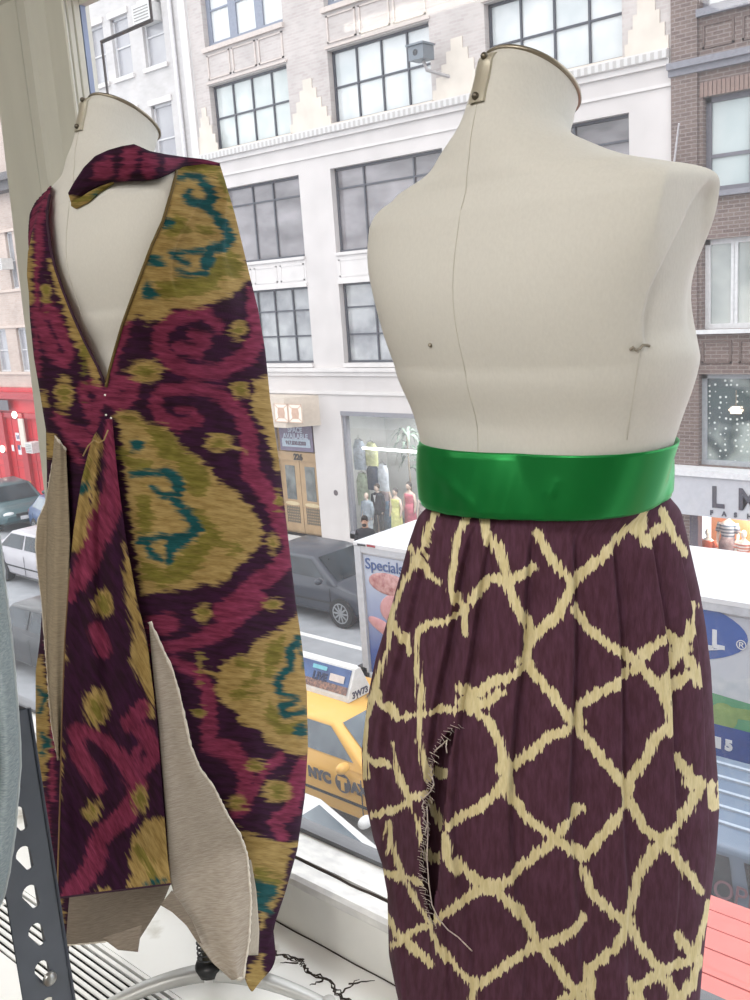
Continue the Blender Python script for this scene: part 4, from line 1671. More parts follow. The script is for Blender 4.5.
def patch(name, Lp, Rp, nu, nv, off, mat, paintit, parent, label=None, depth_extra=None, sm=8, thick=.0016, wob=None):
    """a hanging piece of cloth between two outlines, lying off() in front of the dress body"""
    Lq, Rq = resample(Lp, nv), resample(Rp, nv)
    u = np.linspace(0, 1, nu)
    G = Lq[:, None, :] * (1 - u)[None, :, None] + Rq[:, None, :] * u[None, :, None]
    D = np.zeros((nv, nu))
    for i in range(nv):
        for j in range(nu):
            r = ray(G[i, j, 0], G[i, j, 1]).normalized()
            h = bvD_full.ray_cast(CAM, r)
            D[i, j] = h[3] if h[0] is not None else np.nan
    ok = ~np.isnan(D)
    if ok.any():
        for i in range(nv):
            if ok[i].any():
                D[i] = np.interp(np.arange(nu), np.where(ok[i])[0], D[i][ok[i]])
        rows = np.where(~np.isnan(D[:, 0]))[0]
        for j in range(nu):
            D[:, j] = np.interp(np.arange(nv), rows, D[rows, j])
    else:
        D[:] = 1.6
    # beyond the hem the cloth hangs straight on, not round the far side
    mn = np.minimum.accumulate(D, 0)
    D = np.minimum(D, mn + .16)
    D = smooth2(D, sm)
    v = np.linspace(0, 1, nv)
    UU, VV = np.meshgrid(u, v)
    D = D - off(UU, VV)
    V = np.zeros((nv, nu, 3))
    for i in range(nv):
        for j in range(nu):
            V[i, j] = CAM + ray(G[i, j, 0], G[i, j, 1]).normalized() * D[i, j]
    o = mobj(name, V, grid_faces(nv, nu, False), mat, parent, True, label)
    if paintit:
        paint(o, G.reshape(-1, 2), 62)
    else:
        vattr(o.data, 'cloth', np.concatenate([G.reshape(-1, 2) / 100, np.zeros((nu * nv, 1))], 1))
    if thick:
        m = o.modifiers.new('thick', 'SOLIDIFY')
        m.thickness = thick
        m.offset = 0
    return o, V


# --- print of the hanging drape, in its own cloth coordinates
gold = [('p', [(95, 432), (84, 460), (78, 490), (71, 525), (69, 552), (80, 552), (87, 535), (92, 500), (98, 470), (101, 445)]), ('p', [(92, 488), (98, 492), (96, 510), (90, 508)]),
         ('p', [(124, 545), (131, 560), (137, 600), (143, 630), (150, 650), (152, 670), (158, 700), (153, 716), (146, 690), (140, 680), (130, 660), (133, 640), (128, 600), (124, 580)]),
         ('p', cv([(510, 440), (440, 450), (400, 500), (385, 580), (400, 620), (380, 650), (440, 660), (520, 640), (530, 560)], 0, 670, 3)),
         ('e', (103, 603), 9, 14), ('e', (97, 707), 13, 18), ('e', (140, 800), 8, 12), ('e', (93, 810), 8, 10), ('e', (61, 655), 4, 12), ('e', (59, 760), 3, 20), ('p', [(95, 890), (110, 888), (112, 900), (96, 900)])]
olive = [('e', (103, 605), 4, 8), ('e', (97, 709), 7, 10), ('e', (140, 800), 4, 6), ('e', (93, 810), 3, 5), ('l', [(140, 850), (150, 870), (160, 890)], 4), ('e', (85, 470), 4, 12)]
teal = [('e', (83, 488), 6, 6), ('l', [(146, 884), (165, 880)], 2)]
pink = [('l', cv([(330, 260), (330, 320), (345, 400), (350, 480), (300, 580), (265, 680), (240, 760)], 0, 330, 3), [4, 6, 9, 12, 15, 13, 8]), ('l', cv([(290, 900), (310, 960)], 0, 330, 3), 8), ('l', cv([(205, 740), (215, 800)], 0, 330, 3), 5),
         ('l', cv([(430, 110), (390, 160), (440, 190), (470, 250), (430, 300), (400, 260), (420, 230)], 0, 670, 3), [8, 9, 8, 8, 6, 4, 2]),
         ('l', cv([(230, 180), (245, 260), (280, 320), (300, 355)], 0, 670, 3), [7, 9, 8, 6]), ('l', cv([(250, 180), (320, 220), (360, 260), (420, 350), (380, 430), (300, 500), (280, 590), (200, 690)], 0, 670, 3), [6, 7, 8, 8, 10, 9, 10, 9])]

# --- beige linen inside of the cloth
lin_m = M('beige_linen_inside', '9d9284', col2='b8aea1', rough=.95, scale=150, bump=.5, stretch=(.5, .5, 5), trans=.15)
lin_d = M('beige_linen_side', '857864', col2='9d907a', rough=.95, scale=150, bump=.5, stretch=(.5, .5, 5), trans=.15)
fray = M('frayed_linen', 'c9c1b4', rough=.95, scale=200)


def frayed(name, pts2, V, seed, parent, r=.0021):
    rnd_ = random.Random(seed)
    b = MB()
    b.tube(pts2, [r * (.6 + .8 * rnd_.random()) for _ in pts2], 6)
    for p in pts2[::2]:
        q = Vector(p)
        b.tube([q, q + Vector((rnd_.uniform(-.003, .003), rnd_.uniform(-.004, 0), rnd_.uniform(-.005, .002)))], [.0006, .0002], 4)
    return b.build(name, fray, parent, True, label='frayed raw edge of the linen')


# flap of linen turned out beside the slit
o, V = patch('linen_flap', [(149, 622), (152, 660), (158, 720), (163, 780), (167, 830), (170, 878), (178, 912), (196, 940), (212, 962), (232, 980)],
             [(150, 622), (163, 650), (173, 672), (181, 702), (190, 745), (199, 768), (214, 788), (227, 815), (240, 835), (247, 855), (251, 900), (249, 940), (243, 978)],
             44, 130, lambda u, v: .012 + .020 * v + .006 * np.sin(u * 7 + v * 4) * v - .008 * (u > .93) * 0, lin_m, False, dress, 'beige linen inside of the cloth turned out at the slit')
frayed('frayed_edge', [tuple(V[i, -1]) for i in range(0, 130)] + [tuple(V[-1, j]) for j in range(43, 20, -1)], V, 2, o)
# strip of selvedge behind it
o, V = patch('selvedge', [(248, 860), (251, 890), (250, 930), (247, 955)], [(251, 860), (256, 890), (259, 930), (258, 955)], 6, 30, lambda u, v: .006 + 0 * u, M('selvedge_linen', 'a9a092', rough=.9, scale=200), False, dress)
# linen lapping out on the left side
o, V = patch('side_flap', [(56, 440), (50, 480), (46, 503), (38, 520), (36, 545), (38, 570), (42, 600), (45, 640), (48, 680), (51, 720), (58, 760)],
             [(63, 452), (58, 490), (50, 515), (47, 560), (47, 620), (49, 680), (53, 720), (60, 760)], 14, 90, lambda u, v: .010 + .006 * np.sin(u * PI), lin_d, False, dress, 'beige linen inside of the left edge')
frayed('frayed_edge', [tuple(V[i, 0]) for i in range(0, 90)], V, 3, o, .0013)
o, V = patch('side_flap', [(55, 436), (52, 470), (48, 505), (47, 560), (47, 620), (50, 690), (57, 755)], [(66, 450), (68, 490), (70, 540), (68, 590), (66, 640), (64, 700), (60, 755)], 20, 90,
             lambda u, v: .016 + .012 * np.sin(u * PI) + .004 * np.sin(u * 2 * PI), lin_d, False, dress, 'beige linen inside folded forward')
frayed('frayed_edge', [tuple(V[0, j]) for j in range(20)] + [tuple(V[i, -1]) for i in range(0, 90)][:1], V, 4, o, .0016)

# central drape hanging from the waist knot
fl = lambda u, v: .014 + .026 * v + (.010 * np.sin(u * 9 + .6) + .006 * np.sin(u * 19 + 1)) * np.minimum(1, v * 3) * (1 - .5 * v)
o, V = patch('hanging_drape', [(103, 420), (92, 440), (82, 480), (74, 530), (69, 580), (65, 640), (62, 720), (60, 800), (57, 898)],
             [(112, 418), (118, 480), (126, 540), (137, 600), (147, 640), (157, 720), (163, 800), (168, 860), (171, 884)], 70, 190, fl, dress_m, True, dress, sm=14)
b = MB()
b.tube([tuple(V[-1, j]) for j in range(70)], .0016, 6)
b.build('hem_edge', plum_edge, dress, True)
b = MB()
b.tube([tuple(Vector(V[i, 0]) - (Vector(V[i, 0]) - CAM).normalized() * .002) for i in range(60, 190)], .0012, 6)
b.build('fold_edge', M('ochre_edge', '6b5236', rough=.9), dress, True)
# linen facing showing below the hem
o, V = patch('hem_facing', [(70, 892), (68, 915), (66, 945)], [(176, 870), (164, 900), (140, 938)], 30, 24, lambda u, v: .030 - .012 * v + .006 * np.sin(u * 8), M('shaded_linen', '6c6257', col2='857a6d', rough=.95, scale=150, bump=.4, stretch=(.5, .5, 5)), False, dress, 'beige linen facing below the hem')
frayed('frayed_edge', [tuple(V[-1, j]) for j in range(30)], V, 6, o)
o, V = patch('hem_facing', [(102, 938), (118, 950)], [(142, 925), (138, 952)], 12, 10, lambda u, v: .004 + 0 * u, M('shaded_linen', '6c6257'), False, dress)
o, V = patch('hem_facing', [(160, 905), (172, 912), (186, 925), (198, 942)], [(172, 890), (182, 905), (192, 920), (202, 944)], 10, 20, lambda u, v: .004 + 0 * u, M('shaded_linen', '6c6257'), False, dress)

# rolled strip over the shoulders
bvF = bvh_of(WL, grid_faces(WL.shape[0], WL.shape[1], True))


def on_form(px, py, off):
    r = ray(px, py).normalized()
    h = bvF.ray_cast(CAM, r)
    h2 = bvD_full.ray_cast(CAM, r)
    if h[0] is not None and h2[0] is not None:
        # on the bare back use the body itself
        d = h[3] if px < 172 else min(h[3], h2[3])
    elif h[0] is not None:
        d = h[3]
    elif h2[0] is not None:
        d = h2[3]
    else:
        d = None
    return d, r


top_e = [(68, 193), (74, 182), (84, 167), (95, 156), (108, 150), (122, 146), (134, 144), (141, 147), (150, 151), (165, 154), (185, 157), (203, 159), (220, 163)]
bot_e = [(71, 203), (78, 200), (88, 192), (100, 186), (110, 183), (122, 182), (135, 181), (146, 181), (158, 179), (170, 174), (183, 167), (203, 164), (220, 166)]
nu, nv = 90, 26
Tq, Bq = resample(top_e, nu), resample(bot_e, nu)
Dm = np.zeros(nu)
for i in range(nu):
    ds = []
    for k in np.linspace(0, 1, 7):
        d_, r_ = on_form(*(Tq[i] * (1 - k) + Bq[i] * k), 0)
        if d_ is not None:
            ds.append(d_)
    Dm[i] = min(ds) if ds else np.nan
ii = np.where(~np.isnan(Dm))[0]
Dm = np.interp(np.arange(nu), ii, Dm[ii])
for _ in range(30):
    Dm[1:-1] = (Dm[:-2] + 2 * Dm[1:-1] + Dm[2:]) / 4
V = np.zeros((nu, nv, 3))
G2 = np.zeros((nu, nv, 2))
for i in range(nu):
    t = i / (nu - 1)
    wpx = np.hypot(*(Tq[i] - Bq[i]))
    half = wpx / FPX * 1.6 / 2
    for j in range(nv):
        a = 2 * PI * j / nv
        k = .5 - .5 * math.cos(a)
        p = Tq[i] * (1 - k) + Bq[i] * k
        bump_ = math.sin(a) * half * .75 + .0015 * math.sin(9 * a + 14 * t)
        V[i, j] = CAM + ray(*p).normalized() * (Dm[i] - .003 - half * .35 - bump_)
        G2[i, j] = p
F = grid_faces(nu, nv, True).tolist() + [list(range(nv - 1, -1, -1)), list(range((nu - 1) * nv, nu * nv))]
col_o = mobj('shoulder_roll', V, F, dress_m, dress, True, label='rolled plum and pink strip across the shoulders')
P2 = G2.reshape(-1, 2)
pk = union(P2, [('p', [(95, 162), (112, 156), (114, 174), (104, 181), (92, 178)]), ('p', [(124, 147), (140, 148), (134, 172), (124, 182), (118, 178)]), ('p', [(143, 152), (160, 157), (156, 172), (148, 180), (140, 172)]), ('p', [(166, 158), (184, 160), (178, 166), (164, 172)]), ('l', [(190, 160), (215, 163)], 2)])
fattr(col_o.data, 'pink', pk)
fattr(col_o.data, 'gold', union(P2, [('p', [(64, 194), (74, 196), (84, 200), (74, 212), (64, 206)])]))
fattr(col_o.data, 'olive', np.full(len(P2), 25.0))
fattr(col_o.data, 'teal', np.full(len(P2), 25.0))
vattr(col_o.data, 'cloth', np.concatenate([P2 / 100, np.zeros((len(P2), 1))], 1))
# underside tip of the roll
tip = [(71, 198), (78, 199), (90, 191), (102, 186), (114, 183)]
tipb = [(71, 206), (76, 209), (88, 203), (101, 192), (114, 184)]
Tt, Bb = resample(tip, 30), resample(tipb, 30)
V = np.zeros((30, 8, 3))
G2 = np.zeros((30, 8, 2))
for i in range(30):
    for j in range(8):
        p = Tt[i] + (Bb[i] - Tt[i]) * j / 7
        d_, r_ = on_form(p[0], p[1], 0)
        d_ = d_ if d_ is not None else 1.6
        V[i, j] = CAM + r_ * (d_ - .016 + .012 * j / 7)
        G2[i, j] = p
tp = mobj('roll_underside', V, grid_faces(30, 8, False), dress_m, dress, True, label='olive and gold underside of the rolled strip')
P2 = G2.reshape(-1, 2)
fattr(tp.data, 'pink', np.full(len(P2), 25.0))
fattr(tp.data, 'gold', np.full(len(P2), -25.0))
fattr(tp.data, 'olive', union(P2, [('l', [(72, 202), (90, 197), (112, 184)], 3)]))
fattr(tp.data, 'teal', union(P2, [('e', (96, 195), 3, 2)]))
vattr(tp.data, 'cloth', np.concatenate([P2 / 100, np.zeros((len(P2), 1))], 1))
m_ = tp.modifiers.new('thick', 'SOLIDIFY')
m_.thickness = .002

# pins and tie at the waist knot
pin_m = M('pearl_pin_head', 'e8e6e0', rough=.2)
for px, py in ((105, 395), (106, 415), (111, 418)):
    b = MB()
    b.ball(on_body(px, py, .020), .0016, .0016, .0016, 6)
    b.build('pin', pin_m, dress, True)
b = MB()
b.tube([on_body(x, y, .026 + .001 * i) for i, (x, y) in enumerate([(83, 456), (88, 446), (94, 440), (99, 443), (104, 440), (108, 430)])], .0011, 6)
b.build('tie_thread', M('tan_tie', '9a8258', rough=.9), dress, True)

# ================================================================== STREET
DIM = .73            # all outdoor colours dimmed so the stronger sky does not overexpose them
FY = 19.06           # facades across the street
asphalt = M('asphalt', '9ea1a6', rough=.85, var=.05, scale=3)
pave = M('pale_sidewalk', 'cfcdca', rough=.85, var=.04, scale=1.5)
kerb = M('kerb_stone', 'b5b4b2', rough=.8)
paintw = M('road_paint', 'f2f2f2', rough=.7)
mb = MB()
mb.box(-60, 25, 4.6, 16.3, -.3, 0)
struct(mb.build('street', asphalt))
mb = MB()
mb.box(-60, 25, 16.45, FY + 3.4, -.3, .14)
struct(mb.build('sidewalk_far', pave))
mb = MB()
mb.box(-60, 25, 16.3, 16.45, -.3, .14)
struct(mb.build('kerb_far', kerb))
mb = MB()
mb.box(-60, 25, 1.5, 4.6, -.3, .14)
struct(mb.build('sidewalk_near', pave))
mb = MB()
mb.box(-60, 6, 13.32, 13.46, 0, .006)
mb.box(-60, 6, 12.55, 12.68, 0, .006)
mb.box(-60, 6, 10.2, 10.3, 0, .006)
struct(mb.build('lane_lines', paintw))

# ------------------------------------------------------------------ facades
white_stone = M('white_painted_stone', 'dcd6d4', rough=.75, var=.03, scale=1.2)
white_wall = M('white_trim_stone', 'e6e1df', rough=.75, var=.03, scale=2)
pale_brick = brick_mat('pale_brick', 'e3d9d5', 'd6cac6', 'e2dcd8')
cream_stone = M('cream_stone', 'e6dcd0', rough=.8, var=.04, scale=2)
frame_dk = M('dark_window_frame', '4b4d57', rough=.5)
frame_gr = M('grey_window_frame', '8b92a3', rough=.5)
frame_wh = M('white_window_frame', 'e8e8ea', rough=.5)


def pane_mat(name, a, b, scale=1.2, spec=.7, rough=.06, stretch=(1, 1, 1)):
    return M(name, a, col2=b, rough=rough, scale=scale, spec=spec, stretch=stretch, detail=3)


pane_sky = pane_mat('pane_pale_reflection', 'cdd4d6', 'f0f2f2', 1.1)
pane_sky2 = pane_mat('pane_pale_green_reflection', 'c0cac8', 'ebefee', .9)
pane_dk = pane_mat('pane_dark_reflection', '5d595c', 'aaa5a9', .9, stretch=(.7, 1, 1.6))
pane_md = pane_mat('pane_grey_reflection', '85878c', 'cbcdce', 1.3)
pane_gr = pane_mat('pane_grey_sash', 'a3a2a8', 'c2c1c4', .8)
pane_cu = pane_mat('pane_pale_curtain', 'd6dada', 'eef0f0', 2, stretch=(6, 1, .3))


def bars_mat(name, c1_, c2_, period):
    m, nt, bs, out = base_mat(name)
    tc = nd(nt, 'ShaderNodeTexCoord')
    wv = nd(nt, 'ShaderNodeTexWave', wave_type='BANDS', bands_direction='X')
    wv.inputs['Scale'].default_value = .314 / period
    nt.links.new(tc.outputs['Object'], wv.inputs['Vector'])
    rp = nd(nt, 'ShaderNodeValToRGB')
    rp.color_ramp.elements[0].color = lin(c1_)
    rp.color_ramp.elements[0].position = .45
    rp.color_ramp.elements[1].color = lin(c2_)
    rp.color_ramp.elements[1].position = .55
    nt.links.new(wv.outputs['Fac'], rp.inputs[0])
    nt.links.new(rp.outputs[0], bs.inputs['Base Color'])
    bs.inputs['Roughness'].default_value = .8
    return m


def fwin(parent, x0, x1, z0, z1, vs=(), hs=(), fm=None, pm=None, dep=.22, fw=.06, mw=.045, y=FY):
    """one facade window: frame with its bars, and its panes as a sub-part"""
    fm = fm or frame_dk
    b = MB()
    yy = y + dep
    b.box(x0, x0 + fw, yy - .05, yy + .04, z0, z1)
    b.box(x1 - fw, x1, yy - .05, yy + .04, z0, z1)
    b.box(x0, x1, yy - .05, yy + .04, z1 - fw, z1)
    b.box(x0, x1, yy - .06, yy + .04, z0, z0 + fw)
    for v in vs:
        xx = x0 + (x1 - x0) * v
        b.box(xx - mw / 2, xx + mw / 2, yy - .045, yy + .03, z0, z1)
    for h in hs:
        zz = z0 + (z1 - z0) * h
        b.box(x0, x1, yy - .04, yy + .03, zz - mw / 2, zz + mw / 2)
    f = b.build('window', fm, parent)
    b = MB()
    b.quad((x0 + .02, yy, z0 + .02), (x1 - .02, yy, z0 + .02), (x1 - .02, yy, z1 - .02), (x0 + .02, yy, z1 - .02))
    b.build('pane', pm or pane_sky, f)
    return f


def wall_with_holes(name, parent, x0, x1, z0, z1, holes, mat, y0=FY, y1=FY + .3):
    xs = sorted({x0, x1} | {h[0] for h in holes} | {h[1] for h in holes})
    zs = sorted({z0, z1} | {h[2] for h in holes} | {h[3] for h in holes})
    xs = [x for x in xs if x0 <= x <= x1]
    zs = [z for z in zs if z0 <= z <= z1]
    b = MB()
    for i in range(len(xs) - 1):
        run = None
        for j in range(len(zs) - 1):
            cx, cz = (xs[i] + xs[i + 1]) / 2, (zs[j] + zs[j + 1]) / 2
            inside = any(h[0] < cx < h[1] and h[2] < cz < h[3] for h in holes)
            if not inside:
                if run is None:
                    run = zs[j]
                if j == len(zs) - 2:
                    b.box(xs[i], xs[i + 1], y0, y1, run, zs[j + 1])
            elif run is not None:
                b.box(xs[i], xs[i + 1], y0, y1, run, zs[j])
                run = None
    return b.build(name, mat, parent)


# ---- white commercial building
A = thing('commercial_building', 'white and pale brick commercial building with wide grid windows across the street', 'building', (-15.8, FY, 0))
bays = [(-22.35, -19.2), (-17.72, -14.5), (-12.97, -9.7)]
bayl = [(-22.3, -19.08), (-17.92, -14.3), (-13.1, -9.58)]
H3 = [(b0, b1, 11.2, 12.97) for b0, b1 in bays] + [(b0, b1, 13.95, 15.9) for b0, b1 in bays]
wall_with_holes('brick_wall', A, -22.95, -8.66, 11.15, 17.5, H3, pale_brick)
H1 = [(b0, b1, 8.08, 10.18) for b0, b1 in bayl] + [(b0, b1, 5.2, 7.28) for b0, b1 in bayl]
DOOR = (-21.1, -19.32, .14, 3.52)
SHOP = (-18.2, -9.6, .45, 3.85)
wall_with_holes('stone_wall', A, -22.95, -8.66, 0, 11.15, H1 + [DOOR, SHOP], white_stone)
b = MB()
b.box(-22.93, -8.7, FY - .14, FY, 11.02, 11.2)
b.box(-22.93, -8.7, FY - .07, FY, 10.9, 11.02)
b.box(-22.95, -8.66, FY - .04, FY, 10.52, 10.58)
b.build('cornice', white_wall, A)
b = MB()
b.box(-22.9, -8.7, FY - .155, FY - .13, 11.03, 11.17)
b.build('cornice_dentils', bars_mat('cornice_shadow', 'dedcdb', 'c4c0bd', .16), A)
b = MB()
b.box(-22.95, -8.62, FY - .12, FY, 4.98, 5.08)
b.box(-22.95, -8.62, FY - .06, FY, 4.86, 4.98)
b.box(-22.95, -8.66, FY - .05, FY, 4.36, 4.44)
b.build('string_course', white_wall, A)
for b0, b1 in bayl:
    b = MB()
    b.box(b0, b1, FY - .06, FY, 8.0, 8.08)
    b.build('window_sill', white_wall, A)
    b = MB()
    b.box(b0, b1, FY - .06, FY, 5.1, 5.2)
    b.build('window_sill', white_wall, A)
    b = MB()
    b.box(b0, b1, FY - .05, FY, 7.28, 7.36)
    b.build('window_lintel', white_wall, A)
    b = MB()
    b.box(b0, b1, FY - .008, FY, 7.36, 8.0)
    for k in range(3):
        xa = b0 + (b1 - b0) * (k + .06) / 3
        xb = b0 + (b1 - b0) * (k + .94) / 3
        b.box(xa, xb, FY - .02, FY, 7.45, 7.49)
        b.box(xa, xb, FY - .02, FY, 7.86, 7.9)
        b.box(xa, xa + .05, FY - .02, FY, 7.45, 7.9)
        b.box(xb - .05, xb, FY - .02, FY, 7.45, 7.9)
    b.build('spandrel_panel', white_wall, A)
for b0, b1 in bays:
    b = MB()
    b.box(b0 - .05, b1 + .05, FY - .1, FY, 13.83, 13.95)
    b.box(b0 - .05, b1 + .05, FY - .05, FY, 13.0, 13.06)
    for k in range(3):
        xa = b0 + (b1 - b0) * (k + .05) / 3
        xb = b0 + (b1 - b0) * (k + .95) / 3
        b.box(xa, xb, FY - .03, FY, 13.12, 13.16)
        b.box(xa, xb, FY - .03, FY, 13.72, 13.76)
        b.box(xa, xa + .05, FY - .03, FY, 13.12, 13.76)
        b.box(xb - .05, xb, FY - .03, FY, 13.12, 13.76)
    b.build('brick_panel', M('panel_stone', 'd9cdc6', rough=.85), A)
    b = MB()
    b.box(b0 - .05, b1 + .05, FY - .08, FY, 11.18, 11.24)
    b.build('window_sill', cream_stone, A)
for px_ in (-22.65, -18.48, -13.73, -9.18):
    b = MB()
    for hw, z0, z1 in ((.74, 11.2, 11.45), (.62, 11.45, 11.7), (.45, 11.7, 11.95), (.3, 11.95, 12.2), (.16, 12.2, 12.45)):
        if px_ < -22 or px_ > -9.3:
            hw *= .62
        b.box(px_ - hw, px_ + hw, FY - .025, FY, z0, z1)
    b.build('stepped_stone', cream_stone, A)
for (b0, b1), pm in zip(bays, (pane_sky2, pane_sky, pane_sky)):
    fwin(A, b0, b1, 11.24, 12.97, (.25, .5, .75), (.5,), frame_dk, pm)
    w_ = (b1 - b0) / 3
    for k in range(3):
        fwin(A, b0 + w_ * k, b0 + w_ * (k + 1), 13.95, 15.9, (), (.5,), frame_gr, pane_cu, fw=.15)
for (b0, b1), v in zip(bayl, ((.36, .62), (.27, .72), (.4, .62))):
    fwin(A, b0, b1, 8.08, 10.18, v, (.76,), frame_dk, pane_dk)
    fwin(A, b0, b1, 5.2, 7.28, (.3, .52, .75), (.70, .36), frame_dk, pane_md)

# entrance: awning, sign, door
x0, x1 = DOOR[0], DOOR[1]
b = MB()
b.prism([(-21.2, FY), (-21.0, FY - .7), (-19.66, FY - .7), (-19.0, FY)], 'z', 3.48, 4.32)
aw = b.build('entrance_canopy', M('cream_canopy', 'ddcfc0', rough=.7, var=.03), A)
glow = M('lit_canopy_glass', 'fff1e2', var=.02, emit=.12)
for cx in (onY(281, 410, FY - .71).x, onY(295, 410, FY - .71).x):
    b = MB()
    b.box(cx - .27, cx + .27, FY - .712, FY - .70, 3.64, 4.16)
    f = b.build('lit_panel', glow, aw)
    b = MB()
    yq = FY - .716
    b.add([(cx - .12, yq, 3.75), (cx + .12, yq, 3.75), (cx + .15, yq, 3.9), (cx + .12, yq, 4.05), (cx - .12, yq, 4.05), (cx - .15, yq, 3.9)], [(0, 1, 2, 3, 4, 5)])
    for sx_ in (-1, 1):
        for sz in (-1, 1):
            b.add([(cx + sx_ * .12, yq, 3.9 + sz * .15), (cx + sx_ * .25, yq, 3.9 + sz * .24), (cx + sx_ * .25, yq, 3.9 + sz * .215), (cx + sx_ * .135, yq, 3.9 + sz * .13)], [(0, 1, 2, 3)])
    for q in (cx - .27, cx + .25):
        b.box(q, q + .02, yq - .004, yq, 3.64, 4.16)
    b.box(cx - .27, cx + .27, yq - .004, yq, 3.64, 3.66)
    b.box(cx - .27, cx + .27, yq - .004, yq, 4.14, 4.16)
    b.build('panel_ornament', M('canopy_ornament', 'd8b49e', rough=.7), f)
tan = M('tan_bronze_door', 'b99a72', rough=.5, var=.05, scale=4)
tan_d = M('tan_door_shadow', '8d7654', rough=.6)
b = MB()
b.box(x0, x1, FY + .25, FY + .28, .14, 3.6)
b.build('door_surround', tan, A)
sg = MB()
sg.box(-20.86, -19.5, FY + .12, FY + .16, 2.66, 3.46)
sgn = sg.build('letting_sign', M('mauve_sign', '80748c', rough=.5), A)
sgb = MB()
sgb.box(-20.76, -19.6, FY + .11, FY + .12, 2.78, 3.02)
sgb.build('sign_strip', M('sign_strip_blue', 'b7c6d4', rough=.5), sgn)
slet = M('sign_letters_pale', 'c9d2e2', rough=.5)
text_mesh('sign_text', 'SPACE', .21, slet, sgn, (-20.19, FY + .115, 3.21), align='CENTER', bold=.006)
text_mesh('sign_text', 'AVAILABLE', .21, slet, sgn, (-20.19, FY + .115, 3.03), align='CENTER', bold=.006)
text_mesh('sign_text', '917.830.8200', .155, M('sign_letters_mauve', '6b5566', rough=.5), sgn, (-20.19, FY + .105, 2.845), align='CENTER', bold=.005)
b = MB()
b.box(x0 + .05, x1 - .05, FY + .16, FY + .26, 2.36, 2.62)
tr_ = b.build('door_header', tan, A)
text_mesh('house_number', '226', .24, M('number_dark', '3a3028', rough=.5), tr_, (-20.19, FY + .15, 2.40), align='CENTER', bold=.014)
dpane = pane_mat('door_glass', '4d5150', '8d918e', 3)
for k, (a_, c_) in enumerate(((x0 + .08, (x0 + x1) / 2 - .01), ((x0 + x1) / 2 + .01, x1 - .08))):
    b = MB()
    b.box(a_, c_, FY + .2, FY + .26, .2, 2.36)
    d_ = b.build('door', tan, A)
    b = MB()
    b.box(a_ + .2, c_ - .2, FY + .19, FY + .2, 1.18, 2.2)
    b.build('door_glass', dpane, d_)
    b = MB()
    b.disc(((a_ + c_) / 2, FY + .185, 1.06), .06, 'y', 20, .3)
    b.build('push_plate', M('pale_gold_plate', 'dcc9a0', rough=.4), d_)
    b = MB()
    for i in range(6):
        b.box(a_ + .14, c_ - .14, FY + .188, FY + .2, .48 + i * .085, .52 + i * .085)
    for i in range(8):
        xx = a_ + .14 + (c_ - a_ - .28) * i / 7
        b.box(xx - .01, xx + .01, FY + .19, FY + .2, .46, .98)
    b.build('door_grille', M('dark_door_grille', '6a604f', rough=.5), d_)
b = MB()
b.disc((-18.62, FY - .005, 1.58), .085, 'y', 20)
b.build('wall_plaque', M('bronze_plaque', '6e6468', rough=.4), A)

# ---- clothes shop in the white building
shop_wall = M('shop_interior_white', 'e6e8e4', rough=.8, var=.03, scale=1.5)
b = MB()
b.box(-19.25, SHOP[1], FY + 3.0, FY + 3.1, .14, 3.85)
b.box(-19.25, SHOP[1], FY + .3, FY + 3.1, 3.85, 3.95)
b.box(-19.25, SHOP[1], FY + .3, FY + 3.1, .05, .14)
b.box(-19.3, -19.25, FY + .3, FY + 3.1, .14, 3.95)
b.box(SHOP[1], SHOP[1] + .1, FY + .3, FY + 3.1, .14, 3.95)
b.build('shop_interior', shop_wall, A)
b = MB()
b.box(SHOP[0], SHOP[0] + .12, FY + .05, FY + .2, .14, 3.85)
b.box(SHOP[0], SHOP[1], FY - .02, FY + .2, 3.78, 3.9)
b.box(SHOP[0], SHOP[1], FY, FY + .2, .3, .5)
f = b.build('shop_window', M('shop_window_metal', '8f8f96', rough=.4), A)
b = MB()
b.quad((SHOP[0], FY + .12, .45), (SHOP[1], FY + .12, .45), (SHOP[1], FY + .12, 3.8), (SHOP[0], FY + .12, 3.8))
b.build('shop_glass', glass_mat('shop_window_glass', haze=.06, gloss=.08), f)
b = MB()
zst = onY(390, 450, FY + .4).z
b.box(SHOP[0] + .35, SHOP[1] - 1, FY + .38, FY + .44, zst - .03, zst + .03)
lt = b.build('shop_strip_light', M('strip_light', 'ffffff', var=0, emit=5))
tag(lt, 'long white strip light glowing behind the clothes shop window', 'light')
lamp('shop_lamp', (-15.5, FY + 1.2, 3.7), (0, 0, 0), 4, 1.2, 190)


